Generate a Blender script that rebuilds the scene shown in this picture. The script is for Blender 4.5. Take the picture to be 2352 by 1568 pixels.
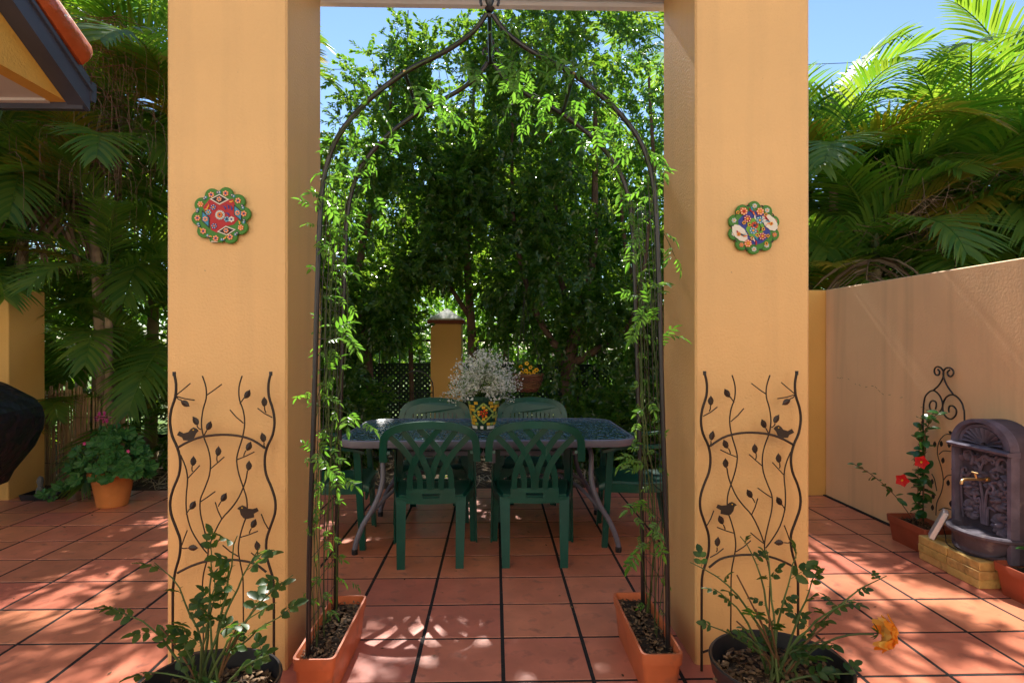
import bpy, math, random
import numpy as np
from mathutils import Vector, Matrix

random.seed(11)
rng = np.random.default_rng(11)
S = bpy.context.scene
COL = S.collection
for o in list(bpy.data.objects):
    bpy.data.objects.remove(o)

# ------------------------------------------------------------------ camera
YAW = math.atan(38 / 1398)
cam_d = bpy.data.cameras.new('camera')
cam_d.sensor_width = 36
cam_d.lens = 1398 / 2352 * 36
cam_d.shift_y = 6 / 2352
cam_d.clip_end = 2000
cam_d.clip_start = 0.05
cam = bpy.data.objects.new('camera', cam_d)
cam.location = (0, 0, 1.3)
cam.rotation_euler = (math.pi / 2, 0, -YAW)
COL.objects.link(cam)
S.camera = cam

# ------------------------------------------------------------------ sky, sun, exposure
SUN_EL, SUN_AZ = math.radians(44), math.radians(-1)
w = bpy.data.worlds.new('World')
S.world = w
w.use_nodes = True
wn = w.node_tree.nodes
bgn = wn['Background']
sky = wn.new('ShaderNodeTexSky')
sky.sky_type = 'NISHITA'
sky.sun_disc = False
sky.sun_elevation = SUN_EL
sky.sun_rotation = SUN_AZ
sky.air_density = 1.0
sky.dust_density = 0.0
sky.ozone_density = 3.0
w.node_tree.links.new(sky.outputs[0], bgn.inputs[0])
bgn.inputs[1].default_value = 0.095
sd = bpy.data.lights.new('sun', 'SUN')
sd.energy = 5.0
sd.angle = math.radians(0.53)
sd.color = (1.0, 0.955, 0.88)
sun = bpy.data.objects.new('sun', sd)
sv = Vector((math.sin(SUN_AZ) * math.cos(SUN_EL), math.cos(SUN_AZ) * math.cos(SUN_EL), math.sin(SUN_EL)))
sun.rotation_euler = (-sv).to_track_quat('-Z', 'Y').to_euler()
sun.location = sv * 40
COL.objects.link(sun)
S.view_settings.view_transform = 'Standard'
S.view_settings.look = 'None'
S.view_settings.gamma = 1
S.view_settings.exposure = 1.12
S.render.engine = 'CYCLES'

# ------------------------------------------------------------------ materials
def nodes_of(m):
    m.use_nodes = True
    nt = m.node_tree
    return nt, nt.nodes, nt.links

def mat(name, col, rough=0.6, spec=0.4, metal=0.0, bump=None, var=None, objvar=0.0, dirt=None, streak=None, coord='Object'):
    """bump=(scale,strength,distance) var=(scale,amount) dirt=(scale,colour,threshold) streak=(colour,amount)"""
    m = bpy.data.materials.new(name)
    nt, N, L = nodes_of(m)
    b = N['Principled BSDF']
    b.inputs['Roughness'].default_value = rough
    b.inputs['Specular IOR Level'].default_value = spec
    b.inputs['Metallic'].default_value = metal
    c = (*col, 1)
    b.inputs['Base Color'].default_value = c
    tc = N.new('ShaderNodeTexCoord')
    cs = None
    def noise(scale, detail=4, vec=None):
        n = N.new('ShaderNodeTexNoise')
        n.inputs['Scale'].default_value = scale
        n.inputs['Detail'].default_value = detail
        L.new(vec or tc.outputs[coord], n.inputs['Vector'])
        return n
    if var or objvar or dirt or streak:
        h = N.new('ShaderNodeHueSaturation')
        h.inputs['Color'].default_value = c
        val = None
        if var:
            n = noise(var[0])
            mr = N.new('ShaderNodeMapRange')
            mr.inputs['From Min'].default_value = 0.25
            mr.inputs['From Max'].default_value = 0.75
            mr.inputs['To Min'].default_value = 1 - var[1]
            mr.inputs['To Max'].default_value = 1 + var[1]
            L.new(n.outputs['Fac'], mr.inputs['Value'])
            val = mr.outputs[0]
        if objvar:
            oi = N.new('ShaderNodeObjectInfo')
            mr = N.new('ShaderNodeMapRange')
            mr.inputs['To Min'].default_value = 1 - objvar
            mr.inputs['To Max'].default_value = 1 + objvar
            L.new(oi.outputs['Random'], mr.inputs['Value'])
            if val is None:
                val = mr.outputs[0]
            else:
                mm = N.new('ShaderNodeMath'); mm.operation = 'MULTIPLY'
                L.new(val, mm.inputs[0]); L.new(mr.outputs[0], mm.inputs[1])
                val = mm.outputs[0]
            mh = N.new('ShaderNodeMapRange')
            mh.inputs['To Min'].default_value = 0.5 - objvar * 0.06
            mh.inputs['To Max'].default_value = 0.5 + objvar * 0.06
            mq = N.new('ShaderNodeMath'); mq.operation = 'FRACT'
            mz = N.new('ShaderNodeMath'); mz.operation = 'MULTIPLY'; mz.inputs[1].default_value = 7.31
            L.new(oi.outputs['Random'], mz.inputs[0]); L.new(mz.outputs[0], mq.inputs[0])
            L.new(mq.outputs[0], mh.inputs['Value']); L.new(mh.outputs[0], h.inputs['Hue'])
        if val is not None:
            L.new(val, h.inputs['Value'])
        cs = h.outputs[0]
        if dirt:
            n = noise(dirt[0], 6)
            rp = N.new('ShaderNodeValToRGB')
            rp.color_ramp.elements[0].position = dirt[2]
            rp.color_ramp.elements[1].position = min(1, dirt[2] + dirt[3] if len(dirt) > 3 else dirt[2] + 0.12)
            mx = N.new('ShaderNodeMix'); mx.data_type = 'RGBA'
            mk = N.new('ShaderNodeMath'); mk.operation = 'MULTIPLY'; mk.inputs[1].default_value = 0.7
            L.new(n.outputs['Fac'], rp.inputs[0]); L.new(rp.outputs[0], mk.inputs[0])
            L.new(mk.outputs[0], mx.inputs['Factor'])
            L.new(cs, mx.inputs[6]); mx.inputs[7].default_value = (*dirt[1], 1)
            cs = mx.outputs[2]
        if streak:
            mp = N.new('ShaderNodeMapping')
            mp.inputs['Scale'].default_value = (9, 9, 0.55)
            L.new(tc.outputs[coord], mp.inputs['Vector'])
            n = noise(1.0, 5, mp.outputs[0])
            rp = N.new('ShaderNodeValToRGB')
            rp.color_ramp.elements[0].position = 0.5
            rp.color_ramp.elements[1].position = 0.85
            mk = N.new('ShaderNodeMath'); mk.operation = 'MULTIPLY'; mk.inputs[1].default_value = streak[1]
            mx = N.new('ShaderNodeMix'); mx.data_type = 'RGBA'
            L.new(n.outputs['Fac'], rp.inputs[0]); L.new(rp.outputs[0], mk.inputs[0]); L.new(mk.outputs[0], mx.inputs['Factor'])
            L.new(cs, mx.inputs[6]); mx.inputs[7].default_value = (*streak[0], 1)
            cs = mx.outputs[2]
        L.new(cs, b.inputs['Base Color'])
    if bump:
        n = noise(bump[0], 3)
        bp = N.new('ShaderNodeBump')
        bp.inputs['Strength'].default_value = bump[1]
        bp.inputs['Distance'].default_value = bump[2]
        L.new(n.outputs['Fac'], bp.inputs['Height'])
        L.new(bp.outputs[0], b.inputs['Normal'])
    return m

def leafmat(name, ca, cb, ta, tb, rough=0.4, spec=0.5, trans=0.45):
    """leaf: gloss + diffuse on top, light passing through; two reflected and two transmitted colours"""
    m = bpy.data.materials.new(name)
    nt, N, L = nodes_of(m)
    b = N['Principled BSDF']
    b.inputs['Roughness'].default_value = rough
    b.inputs['Specular IOR Level'].default_value = spec
    g = N.new('ShaderNodeNewGeometry')
    oi = N.new('ShaderNodeObjectInfo')
    ad = N.new('ShaderNodeMath'); ad.operation = 'ADD'
    fr = N.new('ShaderNodeMath'); fr.operation = 'FRACT'
    L.new(g.outputs['Random Per Island'], ad.inputs[0]); L.new(oi.outputs['Random'], ad.inputs[1])
    L.new(ad.outputs[0], fr.inputs[0])
    def mixc(a, c):
        mx = N.new('ShaderNodeMix'); mx.data_type = 'RGBA'
        mx.inputs[6].default_value = (*a, 1); mx.inputs[7].default_value = (*c, 1)
        L.new(fr.outputs[0], mx.inputs['Factor'])
        return mx.outputs[2]
    L.new(mixc(ca, cb), b.inputs['Base Color'])
    t = N.new('ShaderNodeBsdfTranslucent')
    L.new(mixc(ta, tb), t.inputs['Color'])
    ms = N.new('ShaderNodeMixShader')
    ms.inputs[0].default_value = trans
    L.new(b.outputs[0], ms.inputs[1]); L.new(t.outputs[0], ms.inputs[2])
    L.new(ms.outputs[0], N['Material Output'].inputs['Surface'])
    return m

OCHRE = (0.76, 0.452, 0.178)
M = {}
M['stucco'] = mat('ochre_render', OCHRE, 0.42, 0.5, bump=(110, 0.55, 0.005), var=(1.7, 0.08), dirt=(30, (0.36, 0.22, 0.10), 0.73, 0.05), streak=((0.50, 0.30, 0.13), 0.35))
M['stucco_wall'] = mat('stained_render', (0.92, 0.575, 0.30), 0.7, 0.25, bump=(70, 0.35, 0.005), var=(1.3, 0.08), streak=((0.48, 0.30, 0.16), 0.4))
M['stucco_pier'] = mat('yellow_render', (0.74, 0.43, 0.12), 0.7, 0.25, bump=(70, 0.35, 0.006), var=(2, 0.05))
M['tile'] = mat('terracotta_tile', (0.60, 0.195, 0.110), 0.32, 0.5, bump=(16, 0.14, 0.01), var=(6, 0.22), objvar=0.12, dirt=(13, (0.15, 0.065, 0.05), 0.55, 0.2))
M['grout'] = mat('dark_grout', (0.025, 0.022, 0.02), 0.9, 0.2, bump=(90, 0.6, 0.01), dirt=(14, (0.10, 0.095, 0.085), 0.64, 0.1))
M['ground'] = mat('garden_soil', (0.10, 0.068, 0.042), 0.95, 0.1, bump=(25, 0.8, 0.03), var=(5, 0.4))
M['soil'] = mat('potting_soil', (0.045, 0.03, 0.02), 0.95, 0.15, bump=(60, 1.0, 0.02), var=(30, 0.5))
M['chip'] = leafmat('bark_chips', (0.07, 0.038, 0.02), (0.24, 0.145, 0.075), (0.1, 0.05, 0.02), (0.1, 0.05, 0.02), 0.8, 0.2, 0.02)
M['straw'] = leafmat('straw', (0.42, 0.30, 0.15), (0.66, 0.52, 0.32), (0.3, 0.2, 0.1), (0.4, 0.3, 0.15), 0.8, 0.2, 0.1)
M['white_trim'] = mat('painted_trim', (0.74, 0.78, 0.84), 0.5, 0.4, bump=(30, 0.1, 0.01), var=(3, 0.05))
M['iron'] = mat('bronze_black_iron', (0.035, 0.022, 0.016), 0.45, 0.5, metal=0.35, bump=(120, 0.25, 0.003), var=(20, 0.35))
M['black_steel'] = mat('black_steel', (0.014, 0.012, 0.012), 0.28, 0.55, var=(14, 0.3))
M['black_plastic'] = mat('black_pot_plastic', (0.018, 0.018, 0.02), 0.38, 0.5, bump=(20, 0.1, 0.01), var=(6, 0.3))
M['terracotta'] = mat('terracotta_clay', (0.60, 0.21, 0.055), 0.72, 0.25, bump=(40, 0.25, 0.006), var=(7, 0.18), dirt=(9, (0.70, 0.36, 0.18), 0.62, 0.15))
M['terra_plastic'] = mat('terracotta_plastic', (0.56, 0.14, 0.05), 0.45, 0.4, bump=(18, 0.1, 0.01), var=(6, 0.18), dirt=(11, (0.26, 0.10, 0.06), 0.58, 0.16))
M['terra_dark'] = mat('dark_terracotta_plastic', (0.33, 0.075, 0.035), 0.5, 0.35, bump=(18, 0.1, 0.01), var=(6, 0.2), dirt=(16, (0.42, 0.25, 0.18), 0.68, 0.12))
M['green_plastic'] = mat('green_chair_plastic', (0.004, 0.072, 0.050), 0.30, 0.45, bump=(70, 0.08, 0.004), var=(5, 0.22), dirt=(28, (0.03, 0.12, 0.09), 0.63, 0.1))
M['grey_frame'] = mat('grey_powdercoat', (0.14, 0.145, 0.19), 0.42, 0.5, bump=(60, 0.1, 0.003), var=(6, 0.2))
M['cement'] = mat('slate_cement', (0.085, 0.07, 0.09), 0.75, 0.3, bump=(50, 0.55, 0.006), var=(9, 0.3), dirt=(13, (0.25, 0.21, 0.20), 0.60, 0.2))
M['cement_worn'] = mat('worn_slate_cement', (0.14, 0.12, 0.165), 0.75, 0.3, bump=(60, 0.5, 0.005), var=(14, 0.3), dirt=(16, (0.09, 0.075, 0.10), 0.56, 0.2))
M['brass'] = mat('brass', (0.72, 0.48, 0.22), 0.35, 0.5, metal=0.9, var=(20, 0.2))
M['sandbrick'] = mat('yellow_paver', (0.60, 0.37, 0.12), 0.85, 0.2, bump=(60, 0.8, 0.008), var=(14, 0.22), objvar=0.16, dirt=(13, (0.16, 0.11, 0.045), 0.56, 0.14))
M['alu'] = mat('aluminium', (0.66, 0.66, 0.67), 0.4, 0.5, metal=0.6)
M['panel_dark'] = mat('solar_cell', (0.015, 0.02, 0.05), 0.12, 0.6)
M['cover'] = mat('black_vinyl_cover', (0.010, 0.010, 0.014), 0.42, 0.5, bump=(6, 0.8, 0.08), var=(5, 0.3))
M['reed'] = mat('dry_reed', (0.36, 0.24, 0.13), 0.75, 0.25, bump=(60, 0.3, 0.004), var=(7, 0.25), objvar=0.28)
M['fascia'] = mat('blue_grey_fascia', (0.060, 0.062, 0.085), 0.45, 0.4, bump=(40, 0.1, 0.004), var=(6, 0.12))
M['soffit'] = mat('soffit_board', (0.66, 0.60, 0.55), 0.7, 0.3, var=(2, 0.04))
M['gable'] = mat('gable_render', (0.74, 0.40, 0.075), 0.75, 0.25, bump=(70, 0.6, 0.008), var=(4, 0.06))
M['rooftile'] = mat('glazed_roof_tile', (0.46, 0.085, 0.022), 0.26, 0.5, bump=(14, 0.45, 0.02), var=(9, 0.15))
M['lattice'] = mat('dark_green_lattice', (0.020, 0.042, 0.026), 0.65, 0.3, var=(9, 0.2))
M['wicker'] = mat('brown_wicker', (0.13, 0.055, 0.028), 0.7, 0.3, bump=(80, 0.5, 0.006), objvar=0.3, var=(15, 0.3))
M['trunk'] = mat('bark', (0.115, 0.075, 0.050), 0.9, 0.2, bump=(22, 0.9, 0.02), var=(9, 0.35), dirt=(14, (0.30, 0.26, 0.20), 0.66, 0.12))
M['palmtrunk'] = mat('palm_bark', (0.30, 0.22, 0.14), 0.85, 0.2, bump=(18, 0.8, 0.02), var=(12, 0.35))
M['cap'] = mat('white_cap', (0.78, 0.77, 0.75), 0.8, 0.2, bump=(30, 0.4, 0.01), dirt=(18, (0.22, 0.22, 0.21), 0.56, 0.08))
M['cap_edge'] = mat('red_oxide_edge', (0.20, 0.06, 0.035), 0.8, 0.2, var=(10, 0.3))
M['wire'] = mat('cable', (0.05, 0.05, 0.06), 0.6, 0.3)
M['stone'] = mat('grey_stone', (0.22, 0.21, 0.19), 0.85, 0.2, bump=(30, 0.6, 0.01), var=(12, 0.3), objvar=0.25)
# leaves
M['hedge'] = leafmat('lilly_pilly_leaf', (0.022, 0.060, 0.015), (0.060, 0.118, 0.022), (0.13, 0.36, 0.02), (0.40, 0.60, 0.04), 0.26, 0.6, 0.42)
M['shrub'] = leafmat('shrub_leaf', (0.03, 0.08, 0.015), (0.07, 0.14, 0.025), (0.14, 0.38, 0.02), (0.36, 0.60, 0.04), 0.35, 0.5, 0.45)
M['vine'] = leafmat('jasmine_leaf', (0.040, 0.12, 0.018), (0.085, 0.19, 0.025), (0.20, 0.55, 0.03), (0.34, 0.70, 0.06), 0.34, 0.5, 0.42)
M['vinestem'] = mat('vine_stem', (0.055, 0.085, 0.022), 0.6, 0.3, var=(12, 0.3))
M['rose'] = leafmat('rose_leaf', (0.014, 0.045, 0.010), (0.036, 0.085, 0.015), (0.10, 0.30, 0.02), (0.24, 0.42, 0.04), 0.45, 0.35, 0.28)
M['rosestem'] = mat('rose_cane', (0.075, 0.11, 0.030), 0.55, 0.35, var=(10, 0.4), objvar=0.3)
M['drystem'] = mat('dry_cane', (0.15, 0.075, 0.035), 0.7, 0.25, var=(10, 0.4))
M['palm'] = leafmat('palm_leaf', (0.050, 0.135, 0.024), (0.135, 0.215, 0.032), (0.20, 0.46, 0.02), (0.46, 0.62, 0.04), 0.45, 0.35, 0.46)
M['palmyel'] = leafmat('yellowing_sunlit_palm_leaf', (0.16, 0.17, 0.02), (0.28, 0.20, 0.025), (0.50, 0.52, 0.03), (0.70, 0.45, 0.03), 0.35, 0.5, 0.42)  # yellowing fronds; on some palms the colour also stands in for sunlight
M['palmdead'] = leafmat('dead_palm_leaf', (0.17, 0.10, 0.06), (0.33, 0.23, 0.16), (0.20, 0.11, 0.05), (0.26, 0.17, 0.09), 0.75, 0.2, 0.2)
M['geranium'] = leafmat('geranium_leaf', (0.030, 0.13, 0.028), (0.07, 0.20, 0.040), (0.08, 0.28, 0.03), (0.14, 0.36, 0.04), 0.5, 0.4, 0.25)
M['mandevilla'] = leafmat('glossy_leaf', (0.020, 0.085, 0.022), (0.045, 0.135, 0.030), (0.08, 0.26, 0.02), (0.14, 0.34, 0.03), 0.2, 0.6, 0.22)
M['whiteflower'] = leafmat('white_bract', (0.72, 0.75, 0.70), (0.86, 0.86, 0.84), (0.72, 0.76, 0.66), (0.80, 0.84, 0.74), 0.6, 0.3, 0.4)
M['pink'] = leafmat('pink_petal', (0.75, 0.06, 0.28), (0.85, 0.16, 0.42), (0.8, 0.06, 0.3), (0.9, 0.15, 0.4), 0.5, 0.3, 0.35)
M['redpetal'] = leafmat('red_petal', (0.55, 0.008, 0.010), (0.68, 0.015, 0.015), (0.6, 0.01, 0.01), (0.7, 0.02, 0.02), 0.45, 0.35, 0.25)
M['rosepetal'] = leafmat('orange_rose_petal', (0.92, 0.30, 0.02), (0.95, 0.48, 0.05), (0.95, 0.25, 0.02), (0.98, 0.50, 0.05), 0.5, 0.3, 0.4)
M['roseouter'] = leafmat('pale_yellow_rose_petal', (0.90, 0.62, 0.14), (0.92, 0.50, 0.10), (0.95, 0.6, 0.1), (0.95, 0.5, 0.08), 0.5, 0.3, 0.4)
M['yellow'] = leafmat('yellow_petal', (0.85, 0.48, 0.02), (0.9, 0.6, 0.03), (0.8, 0.5, 0.02), (0.9, 0.6, 0.03), 0.5, 0.3, 0.3)

def paint(name, col, rough=0.28):
    return mat(name, col, rough, 0.3)
for n_, c_ in dict(p_green=(0.045, 0.20, 0.020), p_lime=(0.14, 0.36, 0.03), p_red=(0.42, 0.010, 0.018), p_blue=(0.018, 0.035, 0.26),
                   p_sky=(0.03, 0.26, 0.42), p_orange=(0.80, 0.19, 0.03), p_yellow=(0.78, 0.34, 0.03), p_white=(0.74, 0.68, 0.58),
                   p_black=(0.015, 0.012, 0.012), p_chip=(0.62, 0.50, 0.40), p_navy=(0.015, 0.02, 0.10),
                   m_yellow=(0.66, 0.40, 0.035), m_dkgreen=(0.008, 0.045, 0.028), m_lime=(0.30, 0.40, 0.10), m_white=(0.72, 0.72, 0.70),
                   m_red=(0.66, 0.06, 0.012)).items():
    M[n_] = paint(n_, c_)

def glass_top():
    m = bpy.data.materials.new('rippled_table_glass')
    nt, N, L = nodes_of(m)
    b = N['Principled BSDF']
    b.inputs['Base Color'].default_value = (0.030, 0.085, 0.115, 1)
    b.inputs['Roughness'].default_value = 0.05
    b.inputs['IOR'].default_value = 1.7
    b.inputs['Specular IOR Level'].default_value = 0.9
    tc = N.new('ShaderNodeTexCoord')
    v = N.new('ShaderNodeTexNoise'); v.inputs['Scale'].default_value = 34; v.inputs['Detail'].default_value = 1.0
    mp = N.new('ShaderNodeMapping'); mp.inputs['Scale'].default_value = (1, .45, 1)
    L.new(tc.outputs['Object'], mp.inputs['Vector']); L.new(mp.outputs[0], v.inputs['Vector'])
    bp = N.new('ShaderNodeBump'); bp.inputs['Strength'].default_value = 1.0; bp.inputs['Distance'].default_value = 0.09
    L.new(v.outputs['Fac'], bp.inputs['Height']); L.new(bp.outputs[0], b.inputs['Normal'])
    return m
M['tableglass'] = glass_top()

# ------------------------------------------------------------------ mesh helpers
class MB:
    def __init__(s):
        s.v = []; s.f = []
    def add(s, vs, fs):
        k = len(s.v)
        s.v += [tuple(p) for p in vs]
        s.f += [tuple(i + k for i in f) for f in fs]
        return s
    def box(s, lo, hi, rot=None, piv=None):
        (a, b, c), (d, e, f) = lo, hi
        vs = [(a, b, c), (d, b, c), (d, e, c), (a, e, c), (a, b, f), (d, b, f), (d, e, f), (a, e, f)]
        if rot is not None:
            pv = Vector(piv) if piv is not None else (Vector(lo) + Vector(hi)) / 2
            vs = [rot @ (Vector(p) - pv) + pv for p in vs]
        return s.add(vs, [(0, 3, 2, 1), (4, 5, 6, 7), (0, 1, 5, 4), (1, 2, 6, 5), (2, 3, 7, 6), (3, 0, 4, 7)])
    def bbox(s, lo, hi, bv=0.01):
        """box with all its edges chamfered"""
        (a, b, c), (d, e, f) = lo, hi
        rings = []
        for z, i in ((c, bv), (c + bv, 0), (f - bv, 0), (f, bv)):
            x0, x1, y0, y1 = a + i, d - i, b + i, e - i
            q = bv * 0.999 if i == 0 else bv * 0.4
            rings.append([(x0 + q, y0, z), (x1 - q, y0, z), (x1, y0 + q, z), (x1, y1 - q, z), (x1 - q, y1, z), (x0 + q, y1, z), (x0, y1 - q, z), (x0, y0 + q, z)])
        return s.loft(rings)
    def loft(s, rings, cap=True, closed=True):
        n = len(rings[0]); vs = [p for r in rings for p in r]; fs = []
        for i in range(len(rings) - 1):
            for j in range(n if closed else n - 1):
                k = (j + 1) % n
                fs.append((i * n + j, i * n + k, (i + 1) * n + k, (i + 1) * n + j))
        if cap:
            fs.append(tuple(range(n - 1, -1, -1)))
            fs.append(tuple((len(rings) - 1) * n + j for j in range(n)))
        return s.add(vs, fs)
    def tube(s, pts, r, n=8, cap=True):
        pts = [Vector(p) for p in pts]
        m = len(pts)
        rs = r if isinstance(r, (list, tuple)) else [r] * m
        t0 = (pts[1] - pts[0]).normalized()
        up = Vector((0, 0, 1)) if abs(t0.z) < 0.9 else Vector((0, 1, 0))
        u = t0.cross(up).normalized()
        rings = []
        for i in range(m):
            t = (pts[min(i + 1, m - 1)] - pts[max(i - 1, 0)])
            if t.length < 1e-9: t = t0
            t = t.normalized()
            u = (u - t * u.dot(t)); u = u.normalized() if u.length > 1e-6 else t.orthogonal().normalized()
            v = t.cross(u)
            rings.append([pts[i] + (u * math.cos(2 * math.pi * k / n) + v * math.sin(2 * math.pi * k / n)) * rs[i] for k in range(n)])
        return s.loft(rings, cap)
    def strip(s, pts, width, thick, nrm=(0, 1, 0)):
        """flat bar swept along pts; nrm is the direction of its thickness"""
        pts = [Vector(p) for p in pts]; m = len(pts); rings = []
        ws = width if isinstance(width, (list, tuple)) else [width] * m
        for i in range(m):
            t = (pts[min(i + 1, m - 1)] - pts[max(i - 1, 0)]).normalized()
            nn = Vector(nrm); nn = (nn - t * nn.dot(t)).normalized()
            sd_ = t.cross(nn)
            a, b = sd_ * ws[i] / 2, nn * thick / 2
            rings.append([pts[i] - a - b, pts[i] + a - b, pts[i] + a + b, pts[i] - a + b])
        return s.loft(rings)
    def lathe(s, prof, n=28, c=(0, 0, 0), sx=1, sy=1, a0=0, a1=2 * math.pi, cap=True):
        full = abs(a1 - a0 - 2 * math.pi) < 1e-6
        rings = []
        for r, z in prof:
            rings.append([(c[0] + sx * r * math.cos(a0 + (a1 - a0) * k / n), c[1] + sy * r * math.sin(a0 + (a1 - a0) * k / n), c[2] + z) for k in range(n if full else n + 1)])
        return s.loft(rings, cap, closed=True)
    def prism(s, poly, d0, d1, fn):
        """2-D outline (u,v) extruded from depth d0 to d1; fn(u,v,d) -> point"""
        n = len(poly)
        vs = [fn(u, v, d0) for u, v in poly] + [fn(u, v, d1) for u, v in poly]
        fs = [tuple(range(n)), tuple(range(2 * n - 1, n - 1, -1))] + [(i, i + n, (i + 1) % n + n, (i + 1) % n) for i in range(n)]
        return s.add(vs, fs)
    def ball(s, c, r, nu=10, nv=6, sc=(1, 1, 1)):
        prof = [(max(1e-4, r * math.sin(math.pi * i / nv)), -r * math.cos(math.pi * i / nv)) for i in range(nv + 1)]
        rings = [[(c[0] + sc[0] * p * math.cos(2 * math.pi * k / nu), c[1] + sc[1] * p * math.sin(2 * math.pi * k / nu), c[2] + sc[2] * z) for k in range(nu)] for p, z in prof]
        return s.loft(rings)

def finish(me, smooth):
    import bmesh
    bm = bmesh.new(); bm.from_mesh(me)
    bmesh.ops.recalc_face_normals(bm, faces=bm.faces)
    bm.to_mesh(me); bm.free()
    if smooth:
        me.polygons.foreach_set('use_smooth', [True] * len(me.polygons))
        try: me.set_sharp_from_angle(angle=math.radians(smooth if smooth is not True else 40))
        except Exception: pass

def mesh(name, mb, m, smooth=False, off=(0, 0, 0)):
    me = bpy.data.meshes.new(name)
    o = Vector(off)
    me.from_pydata([tuple(Vector(p) - o) for p in mb.v], [], mb.f)
    finish(me, smooth)
    me.materials.append(M[m])
    return me

def link(name, me, parent=None, matrix=None):
    o = bpy.data.objects.new(name, me)
    COL.objects.link(o)
    if parent is not None: o.parent = parent
    if matrix is not None: o.matrix_local = matrix
    return o

def part(name, mb, m, parent, smooth=False, label=None, local=False):
    """a part; the builder's points are world points unless local"""
    off = (0, 0, 0)
    if not local:
        p = parent
        off = Vector((0, 0, 0))
        while p is not None:
            off = off + p.location; p = p.parent
    o = link(name, mesh(name, mb, m, smooth, off), parent)
    if label: o['label'] = label
    return o

def thing(name, label, cat, loc=(0, 0, 0), rotz=0.0, group=None):
    o = bpy.data.objects.new(name, None)
    o.empty_display_size = 0.1
    COL.objects.link(o)
    o.location = loc; o.rotation_euler = (0, 0, rotz)
    tag(o, label, cat, group)
    return o

def tag(o, label, cat, group=None):
    o['label'] = label; o['category'] = cat
    if group: o['group'] = group
    return o

def struct(o):
    o['kind'] = 'structure'; return o

def copy_tree(o, parent=None):
    c = o.copy(); COL.objects.link(c); c.parent = parent
    for ch in list(o.children): copy_tree(ch, c)
    return c

def smooth_path(pts, k=4):
    """Catmull-Rom through the points"""
    P = [Vector(p) for p in pts]; out = []
    for i in range(len(P) - 1):
        a, b, c, d = P[max(i - 1, 0)], P[i], P[i + 1], P[min(i + 2, len(P) - 1)]
        for j in range(k):
            t = j / k
            out.append(0.5 * (2 * b + (c - a) * t + (2 * a - 5 * b + 4 * c - d) * t * t + (3 * b - 3 * c + d - a) * t ** 3))
    out.append(P[-1])
    return out

def orient(pos, d, up=(0, 0, 1), scale=1.0, roll=0.0):
    """matrix with local +Y along d and local +Z towards up"""
    y = Vector(d).normalized(); u = Vector(up)
    z = u - y * u.dot(y)
    z = z.normalized() if z.length > 1e-4 else y.orthogonal().normalized()
    x = y.cross(z)
    R = Matrix((x, y, z)).transposed()
    if roll: R = R @ Matrix.Rotation(roll, 3, 'Y')
    return Matrix.Translation(Vector(pos)) @ (R * scale).to_4x4()

def leaflet(mb, base, d, up, L, W, fold=0.25, curl=0.15, n=2):
    """one pointed oval leaf of two folded halves"""
    Mx = orient(base, d, up)
    c = [(0, 0), (0.5, 0.28), (0.5 * 0.86, 0.62), (0, 1)]
    def P(x, y):
        return Mx @ Vector((x * W, y * L, abs(x) * W * fold * 2 - curl * L * y * y))
    mid = P(0, 0.5)
    vs = [P(0, 0), P(0.42, 0.25), P(0.40, 0.62), P(0, 1), P(-0.40, 0.62), P(-0.42, 0.25)]
    mb.add(vs, [(0, 1, 2, 3), (0, 3, 4, 5)])

# mass foliage with numpy -------------------------------------------------
def template(mb):
    V = np.array([tuple(p) for p in mb.v], dtype=np.float64)
    F = mb.f
    return V, F

def rotmats(D, roll):
    D = D / np.linalg.norm(D, axis=1, keepdims=True)
    up = np.tile(np.array([0, 0, 1.0]), (len(D), 1))
    bad = np.abs(D[:, 2]) > 0.95
    up[bad] = (0, 1, 0)
    Z = up - D * (up * D).sum(1, keepdims=True)
    Z /= np.linalg.norm(Z, axis=1, keepdims=True)
    X = np.cross(D, Z)
    c, s_ = np.cos(roll)[:, None], np.sin(roll)[:, None]
    X2 = X * c + Z * s_; Z2 = Z * c - X * s_
    return np.stack([X2, D, Z2], axis=2)

def scatter_mesh(name, temps, pos, D, roll, scale, m):
    """place copies of small templates (lists of equal-sided faces) and join them in one mesh"""
    Vs, Fs, base = [], [], 0
    which = rng.integers(0, len(temps), len(pos))
    R = rotmats(D, roll)
    for t, (V, F) in enumerate(temps):
        idx = np.where(which == t)[0]
        if len(idx) == 0: continue
        W = np.einsum('nij,vj->nvi', R[idx], V) * scale[idx][:, None, None] + pos[idx][:, None, :]
        Fa = np.array(F)
        Fx = Fa[None] + (np.arange(len(idx)) * len(V))[:, None, None] + base
        Vs.append(W.reshape(-1, 3)); Fs.append(Fx.reshape(-1, Fa.shape[1])); base += len(idx) * len(V)
    V = np.concatenate(Vs); F = np.concatenate(Fs)
    k = F.shape[1]
    me = bpy.data.meshes.new(name)
    me.vertices.add(len(V)); me.vertices.foreach_set('co', V.astype(np.float32).ravel())
    me.loops.add(F.size); me.loops.foreach_set('vertex_index', F.astype(np.int32).ravel())
    me.polygons.add(len(F)); me.polygons.foreach_set('loop_start', np.arange(0, F.size, k, dtype=np.int32))
    me.update(calc_edges=True)
    me.materials.append(M[m])
    return me

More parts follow.
